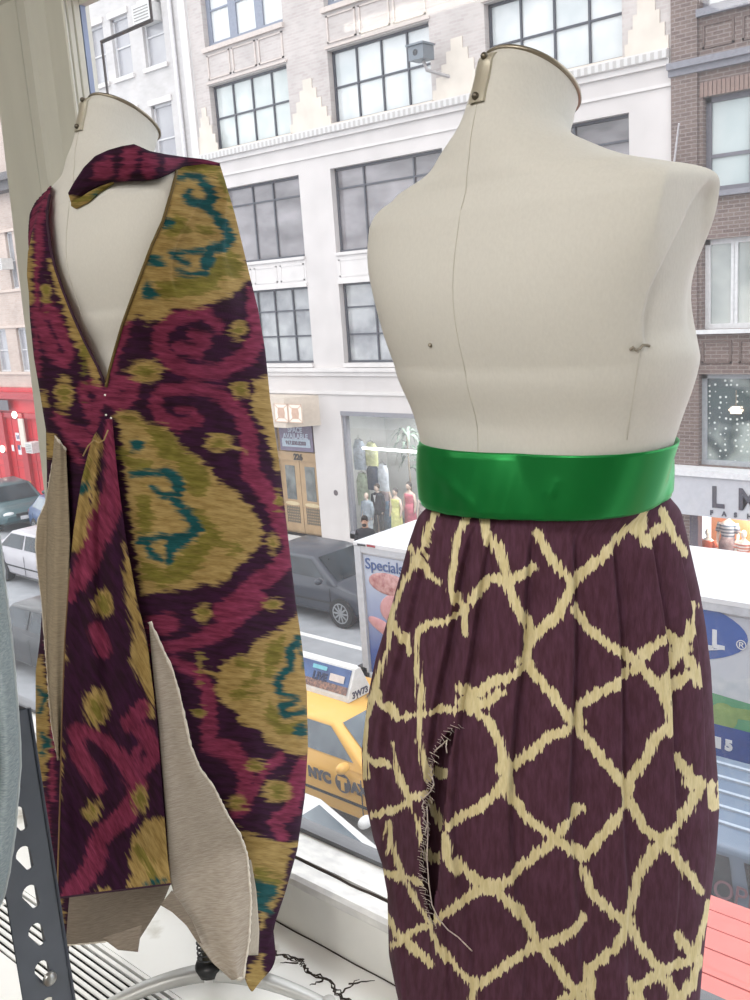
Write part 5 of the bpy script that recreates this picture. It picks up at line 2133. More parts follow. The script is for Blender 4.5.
def shop_dummy(name, x, z0, h, top, bottom, label, hair=None, suit=False, y=FY + .75, skin='d9c3b3', stripes=None, arms=True, group='dummies in the clothes shop window'):
    """a dressed display figure: one tapered body with clothing parts"""
    R = thing(name, label, 'display figure', (x, y, z0), group=group)
    k = h / 1.75
    sk_ = M('dummy_skin_' + skin, skin, rough=.5)
    b = MB()
    b.lathe([(0, 0), (.07, 0), (.06, .1), (.055, .45), (.09, .8), (.17, .95), (.13, 1.12), (.165, 1.3), (.175, 1.40), (.10, 1.46), (.05, 1.49), (.047, 1.53)], n=18, sy=.62)
    b.ball((0, -.01, 1.63), .075, .09, .112, 10)
    if arms:
        for s in (-1, 1):
            b.tube([(s * .165, 0, 1.40), (s * .215, .01, 1.15), (s * .22, -.05, .92), (s * .215, -.08, .84)], [.045, .038, .03, .02], 8)
    b.V = [(v[0] * k + x, v[1] * k + y, v[2] * k + z0) for v in b.V]
    b.build('figure', sk_, R, True)
    b = MB()
    if suit:
        b.lathe([(.21, .82), (.2, 1.0), (.17, 1.15), (.195, 1.32), (.2, 1.42), (.1, 1.485)], n=18, sy=.66)
        for s in (-1, 1):
            b.tube([(s * .18, 0, 1.42), (s * .235, .01, 1.15), (s * .24, -.05, .90)], [.062, .055, .045], 8)
    else:
        b.lathe([(.185, .98), (.145, 1.12), (.178, 1.3), (.182, 1.38), (.15, 1.42)], n=18, sy=.66)
        if stripes is not None:
            for s in (-1, 1):
                b.tube([(s * .165, 0, 1.41), (s * .225, .01, 1.22)], [.065, .06], 8)
    b.V = [(v[0] * k + x, v[1] * k + y, v[2] * k + z0) for v in b.V]
    tm = stripes or M('cloth_' + top, top, rough=.85, var=.12, scale=14)
    b.build('jacket' if suit else 'top', tm, R, True)
    if bottom:
        b = MB()
        if suit:
            for s in (-1, 1):
                b.tube([(s * .09, 0, .9), (s * .1, 0, .5), (s * .1, 0, .06)], [.1, .08, .075], 10)
        else:
            b.lathe([(.25, .1), (.22, .4), (.2, .8), (.19, .95), (.145, 1.12)], n=20, sy=.7)
        b.V = [(v[0] * k + x, v[1] * k + y, v[2] * k + z0) for v in b.V]
        b.build('trousers' if suit else 'skirt', M('cloth_' + bottom, bottom, rough=.85, var=.12, scale=14), R, True)
    if hair:
        b = MB()
        b.ball((0, .012, 1.665), .088, .098, .1, 8)
        b.V = [(v[0] * k + x, v[1] * k + y, v[2] * k + z0) for v in b.V]
        b.build('hair', M('dummy_hair_' + hair, hair, rough=.7), R, True)
    if suit and top != '97a2ab':
        b = MB()
        b.add([(-.055, -.135, 1.43), (.055, -.135, 1.43), (.0, -.14, 1.18)], [(0, 1, 2)])
        b.V = [(v[0] * k + x, v[1] * k + y, v[2] * k + z0) for v in b.V]
        b.build('shirt', M('white_shirt', 'f2f2f2', rough=.8), R)
    return R


def sx_at(px, y):
    return onY(px, 490, y).x


yd = FY + .75
shop_dummy('shop_mannequin', sx_at(366, FY + .36), .14, 1.45, '97a2ab', 'a3adb3', 'grey suit on a display figure at the left of the shop window', None, True, FY + .36)
shop_dummy('shop_mannequin', sx_at(377, yd), .14, 1.62, '22252f', '23262e', 'black suit and white shirt on a display figure in the shop window', '3a2a22', True)
shop_dummy('shop_mannequin', sx_at(385, yd + .5), .14, 1.6, 'c9b9bd', '5d7f98', 'blue skirted display figure beside the black suit', 'b79a80', y=yd + .5)
shop_dummy('shop_mannequin', sx_at(395, yd), .14, 1.55, 'd8d98a', 'd9d98d', 'yellow dress on a dark haired display figure', '4a4644')
shop_dummy('shop_mannequin', sx_at(409, yd + .4), .14, 1.66, 'e07f8e', 'dd7587', 'rose pink gown on a dark haired display figure', '3b322f', y=yd + .4)
shop_dummy('shop_mannequin', sx_at(423, yd), .14, 1.6, 'b0a49b', '8b807c', 'grey patterned gown on the display figure nearest the green waistband', '4a3b36')


def hung_garment(px, ztop, zbot, col, label, wid=.24):
    y = FY + 1.05
    x = sx_at(px, y)
    R = thing('hung_garment', label, 'garment', (x, y, ztop), group='clothes hung in the shop window')
    b = MB()
    n = 16
    V = []
    for i in range(14):
        t = i / 13
        w_ = wid * (.55 + .45 * min(1, t * 5)) * (1 - .05 * t)
        for j in range(n):
            a = 2 * PI * j / n
            V.append((x + w_ * math.cos(a) * (1 + .05 * math.sin(5 * a)), y + .07 * math.sin(a), ztop + (zbot - ztop) * t - .06 * abs(math.cos(a)) * (1 - t)))
    b.add(V, grid_faces(14, n, True).tolist())
    b.build('cloth', M('hung_' + col, col, rough=.85, var=.12, scale=9), R, True)
    b = MB()
    b.tube([(x - .16, y, ztop - .04), (x, y, ztop + .03), (x + .16, y, ztop - .04)], .008, 6)
    b.tube([(x, y, ztop + .03), (x, y, ztop + .12)], .006, 6)
    b.build('hanger', M('hanger_grey', '8a8a8a', rough=.4), R)


hung_garment(362, 2.95, 2.05, 'cfdcea', 'pale blue shirt hung highest at the left of the shop window')
hung_garment(374, 2.9, 2.2, 'd9dda6', 'pale yellow top hung beside the pale blue shirt')
hung_garment(363, 1.98, 1.0, 'cfe0c4', 'pale green dress hung below the pale blue shirt')
hung_garment(374, 2.25, 1.5, '4a5568', 'dark blue jacket hung above the black suit')
hung_garment(384, 2.3, 1.5, 'd5dde4', 'white blouse hung right of the dark blue jacket', .2)


def palm(x, y, ztop):
    R = thing('potted_palm', 'grey green palm with drooping fronds inside the clothes shop window', 'plant', (x, y, .14))
    b = MB()
    b.lathe([(.0, 0), (.16, 0), (.2, .35), (.17, .35), (.0, .33)], (x, y, .14), 16)
    b.build('pot', M('grey_pot', '8c8783', rough=.6), R, True)
    b = MB()
    b.tube([(x, y, .45), (x + .04, y, 1.6), (x, y, ztop - .35)], [.035, .03, .025], 8)
    b.build('stem', M('palm_stem', '847a68', rough=.9), R, True)
    b = MB()
    rn = random.Random(9)
    for i in range(26):
        a = rn.uniform(0, 2 * PI)
        ln = rn.uniform(.35, .7)
        zz = ztop - .3 - rn.uniform(0, 1.0) * (i > 9)
        up = rn.uniform(.1, .35)
        for k in range(6):
            t0, t1 = k / 6, (k + 1) / 6
            p = lambda t: Vector((x + math.cos(a) * ln * t, y + math.sin(a) * ln * t * .8, zz + up * math.sin(t * 2.6) - .42 * t * t))
            w_ = .05 * math.sin(PI * min(.98, t0 + .08))
            w2 = .05 * math.sin(PI * min(.98, t1 + .02))
            s_ = Vector((-math.sin(a), math.cos(a), .3))
            b.quad(p(t0) - s_ * w_, p(t0) + s_ * w_, p(t1) + s_ * w2, p(t1) - s_ * w2)
    b.build('foliage', M('palm_leaf', '8fa394', col2='5c7563', rough=.6, scale=6), R)


palm(sx_at(410, FY + 1.7), FY + 1.7, 3.3)

# ---- pale building with narrow sash windows
Bd = thing('apartment_house', 'pale painted brick house with narrow sash windows left of the white commercial building', 'building', (-26.5, FY, 0))
cols = [(-29.6, -28.8), (-27.9, -27.05), (-26.65, -25.75), (-25.1, -24.1)]
rows = [(13.95, 15.65), (10.95, 12.9), (8.0, 9.9), (5.2, 7.0), (17.0, 18.4)]
holes = [(c0, c1_, r0, r1) for c0, c1_ in cols for r0, r1 in rows]
wall_with_holes('brick_wall', Bd, -30.2, -22.95, 0, 19, holes, brick_mat('white_painted_brick', 'e9e5e4', 'e0dbd9', 'e6e2e0'))
for c0, c1_ in cols:
    for r0, r1 in rows:
        fwin(Bd, c0, c1_, r0, r1, (), (.5,), M('pale_sash', 'd9d8da', rough=.5), pane_gr, dep=.15, fw=.07)
b = MB()
for c0, c1_ in cols:
    for r0, r1 in rows:
        b.box(c0 - .08, c1_ + .08, FY - .08, FY, r0 - .12, r0)
        b.box(c0 - .06, c1_ + .06, FY - .05, FY, r1, r1 + .16)
b.build('window_surround', white_wall, Bd)
b = MB()
b.cyl((-23.62, FY - .08, 9.5), .06, 'z', 19, 10)
b.build('drain_pipe', M('white_pipe', 'dcdadc', rough=.5), Bd, True)
b = MB()
for x in (-30.1, -28.3, -23.3):
    b.box(x, x + .3, FY - .06, FY, 0, 19)
b.build('pilaster', white_wall, Bd)


def aircon(x, y, z, w_, h_, label):
    R = thing('air_conditioner', label, 'air conditioner', (x, y, z), group='window air conditioners across the street')
    b = MB()
    b.box(x - w_ / 2, x + w_ / 2, y - .35, y + .12, z, z + h_)
    b.build('casing', M('aircon_white', 'e3e2e0', rough=.5), R)
    b = MB()
    for i in range(5):
        b.box(x - w_ / 2 + .05, x + w_ / 2 - .05, y - .36, y - .35, z + h_ * (.12 + i * .16), z + h_ * (.18 + i * .16))
    b.build('vent_grille', M('aircon_grille', '9a9794', rough=.5), R)


aircon(-24.62, FY, 15.1, .8, .5, 'white air conditioner in the top sash window beside the drain pipe')

# ---- brown brick building on the right
Rb = thing('brick_building', 'brown brick building with a white shop sign at the right edge across the street', 'building', (-6, FY, 0))
brown = brick_mat('brown_brick', '8d7a74', '7c6a66', 'a79b95')
H = [(-8.05, -6.3, 8.45, 10.2), (-5.9, -4.2, 8.45, 10.2), (-8.12, -4.0, 11.75, 13.6), (-8.06, -4.0, 5.82, 7.56), (-8.12, -3.6, 3.05, 4.93), (-8.3, -3, .14, 2.1)]
wall_with_holes('brick_wall', Rb, -8.66, -2, 0, 17, H, brown)
b = MB()
b.box(-8.66, -8.14, FY - .06, FY, 5.0, 17)
b.build('pilaster', brown, Rb)
gstone = M('grey_stone_trim', '8f8f98', rough=.8)
b = MB()
b.box(-8.7, -2, FY - .18, FY, 10.78, 10.9)
b.box(-8.7, -2, FY - .1, FY, 10.66, 10.78)
b.box(-8.08, -6.2, FY - .12, FY, 8.35, 8.45)
b.box(-5.9, -4.2, FY - .12, FY, 8.35, 8.45)
b.box(-8.14, -4, FY - .12, FY, 11.62, 11.75)
b.build('stone_course', gstone, Rb)
lint = MB()
for i in range(22):
    x = -8.1 + i * .085
    lint.box(x, x + .07, FY - .02, FY, 10.2, 10.46)
lint.build('soldier_course', M('soldier_brick', '978078', rough=.85), Rb)
b = MB()
for k in range(6):
    xx = -8.05 + k * .75
    for zz, h_ in ((5.15, .42), (11.05, .4)):
        b.box(xx, xx + .6, FY - .025, FY, zz, zz + .04)
        b.box(xx, xx + .6, FY - .025, FY, zz + h_, zz + h_ + .04)
        b.box(xx, xx + .04, FY - .025, FY, zz, zz + h_)
        b.box(xx + .56, xx + .6, FY - .025, FY, zz, zz + h_)
b.build('brick_pattern', M('dark_pattern_brick', '756560', rough=.85), Rb)
fgr = M('grey_blue_frame', '76757f', rough=.5)
fwin(Rb, -8.05, -6.3, 8.45, 10.2, (.5,), (.38,), fgr, pane_mat('pane_blue_grey', 'b5c4c6', 'd3dcdb', 1.0), fw=.1, mw=.07)
fwin(Rb, -5.9, -4.2, 8.45, 10.2, (.5,), (.38,), fgr, pane_md, fw=.1, mw=.07)
fwin(Rb, -8.12, -4.0, 11.75, 13.6, (.25, .5, .75), (.4,), fgr, pane_sky, fw=.1)
b = MB()
b.quad((-7.95, FY + .19, 9.7), (-7.25, FY + .19, 9.7), (-7.25, FY + .19, 9.2), (-7.95, FY + .19, 9.2))
f = fwin(Rb, -8.06, -4.0, 5.82, 7.56, (.135, .15, .5, .75), (), frame_wh, pane_mat('pane_office', '98a09e', 'd9dcd6', .8), fw=.1, mw=.07)
b = MB()
b.box(-8.14, -4, FY - .12, FY, 5.74, 5.82)
b.build('white_sill', frame_wh, Rb)


def dots_pane():
    m, nt, bs, out = base_mat('pane_lit_dots')
    L = nt.links.new
    tc = nd(nt, 'ShaderNodeTexCoord')
    vo = nd(nt, 'ShaderNodeTexVoronoi')
    vo.inputs['Scale'].default_value = 9
    vo.inputs['Randomness'].default_value = .35
    L(tc.outputs['Object'], vo.inputs['Vector'])
    lt = nd(nt, 'ShaderNodeMath', operation='LESS_THAN')
    lt.inputs[1].default_value = .22
    L(vo.outputs['Distance'], lt.inputs[0])
    nz = nd(nt, 'ShaderNodeTexNoise')
    nz.inputs['Scale'].default_value = 1.2
    L(tc.outputs['Object'], nz.inputs['Vector'])
    rp = nd(nt, 'ShaderNodeValToRGB')
    rp.color_ramp.elements[0].position = .42
    rp.color_ramp.elements[0].color = lin('4f5b5c')
    rp.color_ramp.elements[1].position = .58
    rp.color_ramp.elements[1].color = lin('b3bdb8')
    L(nz.outputs['Fac'], rp.inputs[0])
    mx = nd(nt, 'ShaderNodeMixRGB')
    L(lt.outputs[0], mx.inputs[0])
    L(rp.outputs[0], mx.inputs[1])
    mx.inputs[2].default_value = lin('e8ede9')
    L(mx.outputs[0], bs.inputs['Base Color'])
    bs.inputs['Roughness'].default_value = .08
    return m


f = fwin(Rb, -8.12, -3.6, 3.05, 4.93, (.5,), (), M('pale_metal_frame', 'b9bec4', rough=.4), dots_pane(), fw=.1)
# chandelier just inside that window
ch = thing('chandelier', 'glowing crystal chandelier behind the upper shop window at the right edge', 'chandelier', (onY(736, 408, FY + .15).x, FY + .15, 4.2))
cl = ch.location.copy()
b = MB()
for k in range(14):
    a = 2 * PI * k / 14
    for r_, dz in ((.13, 0), (.07, .05), (.1, -.05)):
        b.ball((cl.x + r_ * math.cos(a), cl.y + .03 * math.sin(a), cl.z + dz), .02, .015, .025, 5)
b.build('crystals', M('chandelier_glow', 'ffe9d0', var=0, emit=2.5), ch)
b = MB()
b.tube([(cl.x, cl.y, cl.z), (cl.x, cl.y, cl.z + .4)], .008, 6)
b.build('stem', M('chandelier_stem', '9d8d78', rough=.4), ch)
# shop sign
b = MB()
b.box(-8.62, -2.2, FY - .45, FY, 2.10, 2.92)
sg = b.build('shop_sign_board', M('grey_white_sign', 'cfd0d8', rough=.5, var=.02), Rb)
b = MB()
b.box(-8.64, -2.2, FY - .5, FY, 2.92, 3.04)
b.build('sign_cap', M('white_sign_cap', 'eeeef2', rough=.5), Rb)
dkl = M('sign_grey_letter', '4d4b58', rough=.5)
ys = FY - .46
for ch_, px in (('L', 712), ('M', 738.5)):
    p = onY(px, 501, ys)
    text_mesh('sign_letter', ch_, .60, dkl, sg, (p.x - .02, ys, 2.32), bold=.018, sx=.9)
for ch_, px in (('F', 710), ('A', 722), ('S', 734), ('H', 747)):
    p = onY(px, 507, ys)
    text_mesh('sign_letter', ch_, .13, dkl, sg, (p.x, ys, 2.15), bold=.008)
# lit display below it
orange = M('orange_display_wall', 'e08a5a', col2='efb08a', rough=.8, scale=1.5, emit=.35)
b = MB()
b.box(-8.3, -2.4, FY + 1.1, FY + 1.2, .14, 2.1)
b.box(-8.3, -2.4, FY + .3, FY + 1.2, 2.1, 2.2)
b.box(-8.3, -2.4, FY + .3, FY + 1.2, .14, .3)
b.build('display_wall', orange, Rb)
b = MB()
b.box(-8.3, -8.12, FY - .02, FY + .2, .14, 2.1)
b.build('display_post', M('dark_post', '5d5663', rough=.5), Rb)
b = MB()
b.box(-8.66, -2.4, FY - .5, FY + .1, .14, .62)
b.build('display_plinth', frame_wh, Rb)
lamp('display_lamp', (-6.2, FY + .6, 2.05), (0, 0, 0), 3, .5, 130, (1, .85, .7))


def stripe_mat(name, c1_, c2_, freq):
    m, nt, bs, out = base_mat(name)
    tc = nd(nt, 'ShaderNodeTexCoord')
    wv = nd(nt, 'ShaderNodeTexWave', wave_type='BANDS', bands_direction='Z')
    wv.inputs['Scale'].default_value = freq
    wv.inputs['Distortion'].default_value = .3
    nt.links.new(tc.outputs['Object'], wv.inputs['Vector'])
    rp = nd(nt, 'ShaderNodeValToRGB')
    rp.color_ramp.interpolation = 'CONSTANT'
    rp.color_ramp.elements[0].color = lin(c1_)
    rp.color_ramp.elements[1].color = lin(c2_)
    rp.color_ramp.elements[1].position = .5
    nt.links.new(wv.outputs['Fac'], rp.inputs[0])
    nt.links.new(rp.outputs[0], bs.inputs['Base Color'])
    bs.inputs['Roughness'].default_value = .85
    return m


y2 = FY + .4
for px, ht, top, st, lb, zz in ((708, 1.35, 'd96a4c', None, 'coral polo shirt on a white display figure at the left of the orange window', .3),
                            (728, 1.75, '7d8ea6', stripe_mat('blue_stripes', '64778f', 'b3bfcc', 4.2), 'blue and pale striped shirt on the tallest white display figure', .3),
                            (744, 1.40, 'efd8cf', stripe_mat('red_stripes', 'f6ece6', 'd98a7a', 4.6), 'white shirt with thin red stripes on a white display figure', .3)):
    y2 = FY + (.75 if px == 728 else .4)
    shop_dummy('shirt_dummy', onY(px, 520, y2).x, zz, ht * .98, top, '8a7f86', lb, None, False, y2, 'f3ece4', st if st else M('coral_polo', 'd96a4c', rough=.85), True, 'dummies in the orange lit window')

# thin white pole on the wall between the buildings
fp = thing('flag_pole', 'thin white slanted pole on the wall above the right shoulder of the bare form', 'pole', (-8.5, FY, 9.0))
b = MB()
b.tube([(-8.62, FY - .02, 9.05), (-8.28, FY - .55, 9.72)], [.022, .015], 8)
b.build('pole', M('white_pole', 'e9e6ea', rough=.4), fp)

# security camera on a pier of the white building
sc_ = thing('security_camera', 'grey box security camera on an arm on the pale brick pier', 'camera', (-14.4, FY, 12))
p = onY(423, 56, FY - .5)
b = MB()
b.box(p.x - .22, p.x + .2, FY - .75, FY - .35, p.z - .1, p.z + .2)
b.box(p.x - .26, p.x + .24, FY - .8, FY - .33, p.z + .2, p.z + .24)
b.build('camera_housing', M('camera_grey', '7b848d', rough=.4), sc_)
b = MB()
b.tube([(p.x, FY - .5, p.z - .1), (p.x + .05, FY - .45, p.z - .3), (p.x + .35, FY, p.z - .45)], .04, 8)
b.build('arm', M('camera_arm', 'b8b4b4', rough=.4), sc_)
b = MB()
b.disc((p.x - .02, FY - .755, p.z + .05), .07, 'y', 16)
b.build('lens', M('camera_lens', '30343a', rough=.15), sc_)

# ---- peach building with a red front, seen through the left window
Cb = thing('red_front_building', 'peach brick building with a bright red ground floor front, far left', 'building', (-36, FY, 0))
holes = [(-34.72, -34.2, 8.05, 10.1), (-34.9, -34.05, 4.95, 6.6), (-36.6, -35.6, 8.05, 10.1), (-36.6, -35.7, 4.95, 6.6)]
wall_with_holes('brick_wall', Cb, -42, -30.2, 0, 15, holes, brick_mat('peach_brick', 'e3cfc4', 'd9c3b7', 'e0d2c8'))
for h in holes:
    fwin(Cb, h[0], h[1], h[2], h[3], (), (.5,), M('pale_sash', 'd9d8da'), pane_gr, dep=.15)
b = MB()
b.box(-42, -30.2, FY - .7, FY, 11.75, 12.0)
b.box(-42, -30.2, FY - .5, FY, 11.45, 11.75)
b.build('cornice', M('dark_cornice', '6d6a6c', rough=.7), Cb)
for z in (10.1, 7.95, 4.85, 6.62):
    b = MB()
    b.box(-42, -30.2, FY - .06, FY, z, z + .1)
    b.build('stone_band', M('peach_stone', 'dccabf', rough=.8), Cb)
red = M('red_paint', 'd31c2c', rough=.45, var=.06, scale=1)
b = MB()
b.box(-42, -30.2, FY - .25, FY, .14, 4.35)
rf = b.build('red_front', red, Cb)
b = MB()
b.box(-42, -30.2, FY - .45, FY - .25, 3.95, 4.2)
b.box(-42, -30.2, FY - .35, FY - .25, 3.2, 3.4)
for x in (-36.6, -35.05, -33.6):
    b.box(x, x + .4, FY - .4, FY - .25, .14, 3.4)
for zz in (1.2, 1.5, 2.4):
    b.box(-42, -30.2, FY - .27, FY - .25, zz, zz + .03)
for k in range(16):
    b.box(-41.8 + k * .5, -41.77 + k * .5, FY - .265, FY - .25, .4, 3.2)
b.build('red_moulding', M('red_moulding', 'b8202e', rough=.45), Cb)
b = MB()
b.box(-37.6, -35.45, FY - .47, FY - .45, 3.5, 3.9)
b.build('name_board', M('grey_name_board', '6e6a70', rough=.6), Cb)
b = MB()
b.box(-41, -34.75, FY - .275, FY - .25, .14, .42)
b.box(-34.95, -34.7, FY - .41, FY - .4, .14, .75)
b.build('yellow_kick_strip', M('yellow_strip', 'e3b04c', rough=.6), Cb)
for px_, py_, w_, h_ in ((19, 437, .5, .32), (13, 448, .18, .25), (21.5, 450, .5, .38)):
    cx, _, cz = onY(px_, py_, FY - .28)
    b = MB()
    b.box(cx - w_ / 2, cx + w_ / 2, FY - .285, FY - .275, cz - h_ / 2, cz + h_ / 2)
    nt_ = b.build('door_notice', M('notice_white', 'ebe6ea', rough=.6), Cb)
    if w_ > .4:
        b = MB()
        if cz > 2.3:
            for k in range(3):
                b.box(cx - .17 + k * .12, cx - .1 + k * .12, FY - .289, FY - .285, cz - .08, cz + .07)
        else:
            b.box(cx - w_ / 2, cx - w_ / 2 + .2, FY - .289, FY - .285, cz + .0, cz + h_ / 2)
        b.build('notice_print', M('notice_ink', '4d4f7d', rough=.6), nt_)
aircon(-34.5, FY - .2, 8.75, .5, .4, 'white air conditioner in the upper window of the peach building')
aircon(onY(33.5, 447, FY - .5).x, FY - .35, 1.95, .5, .4, 'white air conditioner on the red front beside the white post')
wl = M('warm_wall_light', 'fff2df', var=0, emit=6)
for k, (x, z) in enumerate(((-36.35, 1.95), (-35.0, 3.35))):
    R = thing('wall_light', ['bright wall light low on the red doors', 'bright wall light at the top of the red pillar'][k], 'light', (x, FY - .45, z), group='lights on the red front')
    b = MB()
    b.ball((x, FY - .5, z), .12, .09, .14, 8)
    b.build('globe', wl, R, True)
    b = MB()
    b.tube([(x, FY - .25, z - .1), (x, FY - .5, z - .14)], .03, 8)
    b.build('bracket', black_m, R)
b = MB()
b.box(-34.9, -34.55, FY - .46, FY - .40, 2.1, 3.2)
b.build('pale_column', M('column_cream', 'eaded2', rough=.6), Cb)

# ------------------------------------------------------------------ vehicles
tyre = M('tyre_rubber', '26272a', rough=.8)
rim_m = M('alloy_rim', 'b9bcc0', rough=.3, metal=.6)
carglass = M('car_glass', '5b6670', col2='8b979f', rough=.06, scale=2, spec=.4)
carglass_d = M('dark_car_glass', '1f2429', col2='3c454d', rough=.06, scale=2, spec=.35)
lampw = M('headlight', 'dfe3e6', rough=.1, spec=.8)
lampr = M('tail_light', 'a8202a', rough=.2)
trimb = M('car_trim_black', '2b2d31', rough=.5)


def car(name, label, cat, loc, head, paint_col, Ln=4.7, Wd=1.82, Ht=1.45, belt=.95, cab=(-1.75, -1.05, .55, 1.35), hood=.88, trunk=.98, glass=None, group=None, clear=.22, roof_w=.62, wheels=True):
    """cab = rear base, rear top, front top, front base of the greenhouse along x (front = +x)"""
    pm = M('car_paint_' + paint_col, paint_col, rough=.3, var=.03, scale=1.5, coat=.15, spec=.35)
    glass = glass or carglass
    R = thing(name, label, cat, loc, head, group, local=True)
    hx, hw = Ln / 2, Wd / 2
    st = [(-hx, .82, .45, trunk * .80), (-hx + .06, .88, .36, trunk * .93), (-hx + .3, .95, .26, trunk), (cab[0], .98, clear, belt + .02), ((cab[0] + cab[3]) / 2, 1.0, clear, belt), (cab[3], .99, clear, belt - .02), (hx - .9, .97, clear, hood - .03), (hx - .35, .92, .26, hood - .10), (hx - .08, .84, .34, hood - .2), (hx, .76, .42, hood - .3)]
    xs = np.array([s[0] for s in st])
    xq = np.linspace(-hx, hx, 46)
    W_ = np.interp(xq, xs, [s[1] for s in st]) * hw
    B_ = np.interp(xq, xs, [s[2] for s in st])
    T_ = np.interp(xq, xs, [s[3] for s in st])
    for _ in range(2):
        T_[1:-1] = (T_[:-2] + 2 * T_[1:-1] + T_[2:]) / 4
        W_[1:-1] = (W_[:-2] + 2 * W_[1:-1] + W_[2:]) / 4
    sec = [(-.86, 0), (-.97, .12), (-1.0, .42), (-1.0, .62), (-.97, .80), (-.93, .93), (-.84, 1.0), (-.5, 1.03), (0, 1.045), (.5, 1.03), (.84, 1.0), (.93, .93), (.97, .80), (1.0, .62), (1.0, .42), (.97, .12), (.86, 0)]
    V = [(x, w_ * a, b_ + (t_ - b_) * k) for x, w_, b_, t_ in zip(xq, W_, B_, T_) for a, k in sec]
    n = len(sec)
    F = grid_faces(len(xq), n, True).tolist() + [list(range(n)), list(range((len(xq) - 1) * n, len(xq) * n))[::-1]]
    o = mobj('body', V, F, pm, R, True)
    autosmooth(o, 35)
    # greenhouse
    rb, rt, ft, fb = cab
    wb, wt = hw * .93, hw * (roof_w + .12)
    zb, zt = belt - .06, Ht
    nb = [(rb, -wb, zb), (fb, -wb, zb), (fb, wb, zb), (rb, wb, zb)]
    ntp = [(rt, -wt, zt - .06), (ft, -wt, zt - .05), (ft, wt, zt - .05), (rt, wt, zt - .06)]
    crown = [(rt + .25, -wt * .8, zt), (ft - .25, -wt * .8, zt), (ft - .25, wt * .8, zt), (rt + .25, wt * .8, zt)]
    b = MB()
    b.add(nb + ntp + crown, [(0, 1, 5, 4), (1, 2, 6, 5), (2, 3, 7, 6), (3, 0, 4, 7), (4, 5, 9, 8), (5, 6, 10, 9), (6, 7, 11, 10), (7, 4, 8, 11), (8, 9, 10, 11)])
    cabo = b.build('cabin', pm, R)
    bv = cabo.modifiers.new('round', 'BEVEL')
    bv.width = .05
    bv.segments = 3
    bv.limit_method = 'ANGLE'
    autosmooth(cabo, 50)

    def panel(a, b_, c, d, u0, u1, v0, v1, nm, off=.012):
        a, b_, c, d = map(Vector, (a, b_, c, d))

        def P(u, v):
            return (a * (1 - u) + b_ * u) * (1 - v) + (d * (1 - u) + c * u) * v
        nrm = (b_ - a).cross(d - a).normalized()
        m_ = MB()
        q = [P(u0, v0), P(u1, v0), P(u1, v1), P(u0, v1)]
        m_.quad(*[tuple(p + nrm * off) for p in q])
        return m_.build(nm, glass, R)
    panel(nb[1], nb[2], ntp[2], ntp[1], .08, .92, .12, .93, 'windshield')
    panel(nb[3], nb[0], ntp[0], ntp[3], .1, .9, .16, .9, 'rear_window')
    for (a, b_, c, d), rv in (((nb[0], nb[1], ntp[1], ntp[0]), 0), ((nb[2], nb[3], ntp[3], ntp[2]), 1)):
        panel(a, b_, c, d, .06, .46, .2, .90, 'side_window')
        panel(a, b_, c, d, .50, .93, .2, .90, 'side_window')
    # wheels
    if wheels:
        for x in (-hx + .95, hx - .9):
            for s in (-1, 1):
                b = MB()
                yw = s * (hw - .10)
                b.cyl((x, yw, .33), .33, 'y', .23, 28)
                wh = b.build('wheel', tyre, R)
                b = MB()
                yo = s * (hw + .018)
                b.cyl((x, yo - s * .01, .33), .065, 'y', .02, 14)
                for k in range(10):
                    a = 2 * PI * k / 10
                    ca, sa = math.cos(a), math.sin(a)
                    w_ = .022
                    b.add([(x + ca * .05 - sa * w_, yo, .33 + sa * .05 + ca * w_), (x + ca * .21 - sa * w_ * .8, yo, .33 + sa * .21 + ca * w_ * .8), (x + ca * .21 + sa * w_ * .8, yo, .33 + sa * .21 - ca * w_ * .8), (x + ca * .05 + sa * w_, yo, .33 + sa * .05 - ca * w_)], [(0, 1, 2, 3)])
                for k in range(28):
                    a0, a1 = 2 * PI * k / 28, 2 * PI * (k + 1) / 28
                    b.add([(x + r_ * math.cos(a), yo, .33 + r_ * math.sin(a)) for r_, a in ((.2, a0), (.23, a0), (.23, a1), (.2, a1))], [(0, 1, 2, 3)])
                b.build('rim', rim_m, wh)
    for s in (-1, 1):
        b = MB()
        b.ball((hx - .17, s * hw * .62, hood - .24), .12, .2, .075, 8)
        b.build('headlight', lampw, R, True)
        b = MB()
        b.ball((-hx + .08, s * hw * .66, trunk - .2), .07, .2, .09, 8)
        b.build('tail_light', lampr, R, True)
        b = MB()
        b.ball((cab[3] - .35, s * (hw + .1), belt + .05), .07, .11, .075, 8)
        b.build('side_mirror', pm, R, True)
    b = MB()
    for s in (-1, 1):
        b.box(-hx + .8, hx - .9, s * (hw * .995) - .006, s * (hw * .995) + .006, .50, .54)
        for xx in (cab[0] + .55, (cab[1] + cab[2]) / 2 + .1, cab[3] - .15):
            b.box(xx, xx + .012, s * (hw * 1.0) - .004, s * (hw * 1.0) + .004, .3, belt - .1)
    b.build('body_trim', trimb, R)
    b = MB()
    b.box(hx - .05, hx + .015, -hw * .42, hw * .42, hood - .36, hood - .22)
    b.build('front_grille', trimb, R)
    b = MB()
    b.box(hx - .02, hx + .03, -.26, .26, .44, .56)
    b.build('number_plate', M('plate_white', 'e6e6ea', rough=.5), R)
    return R


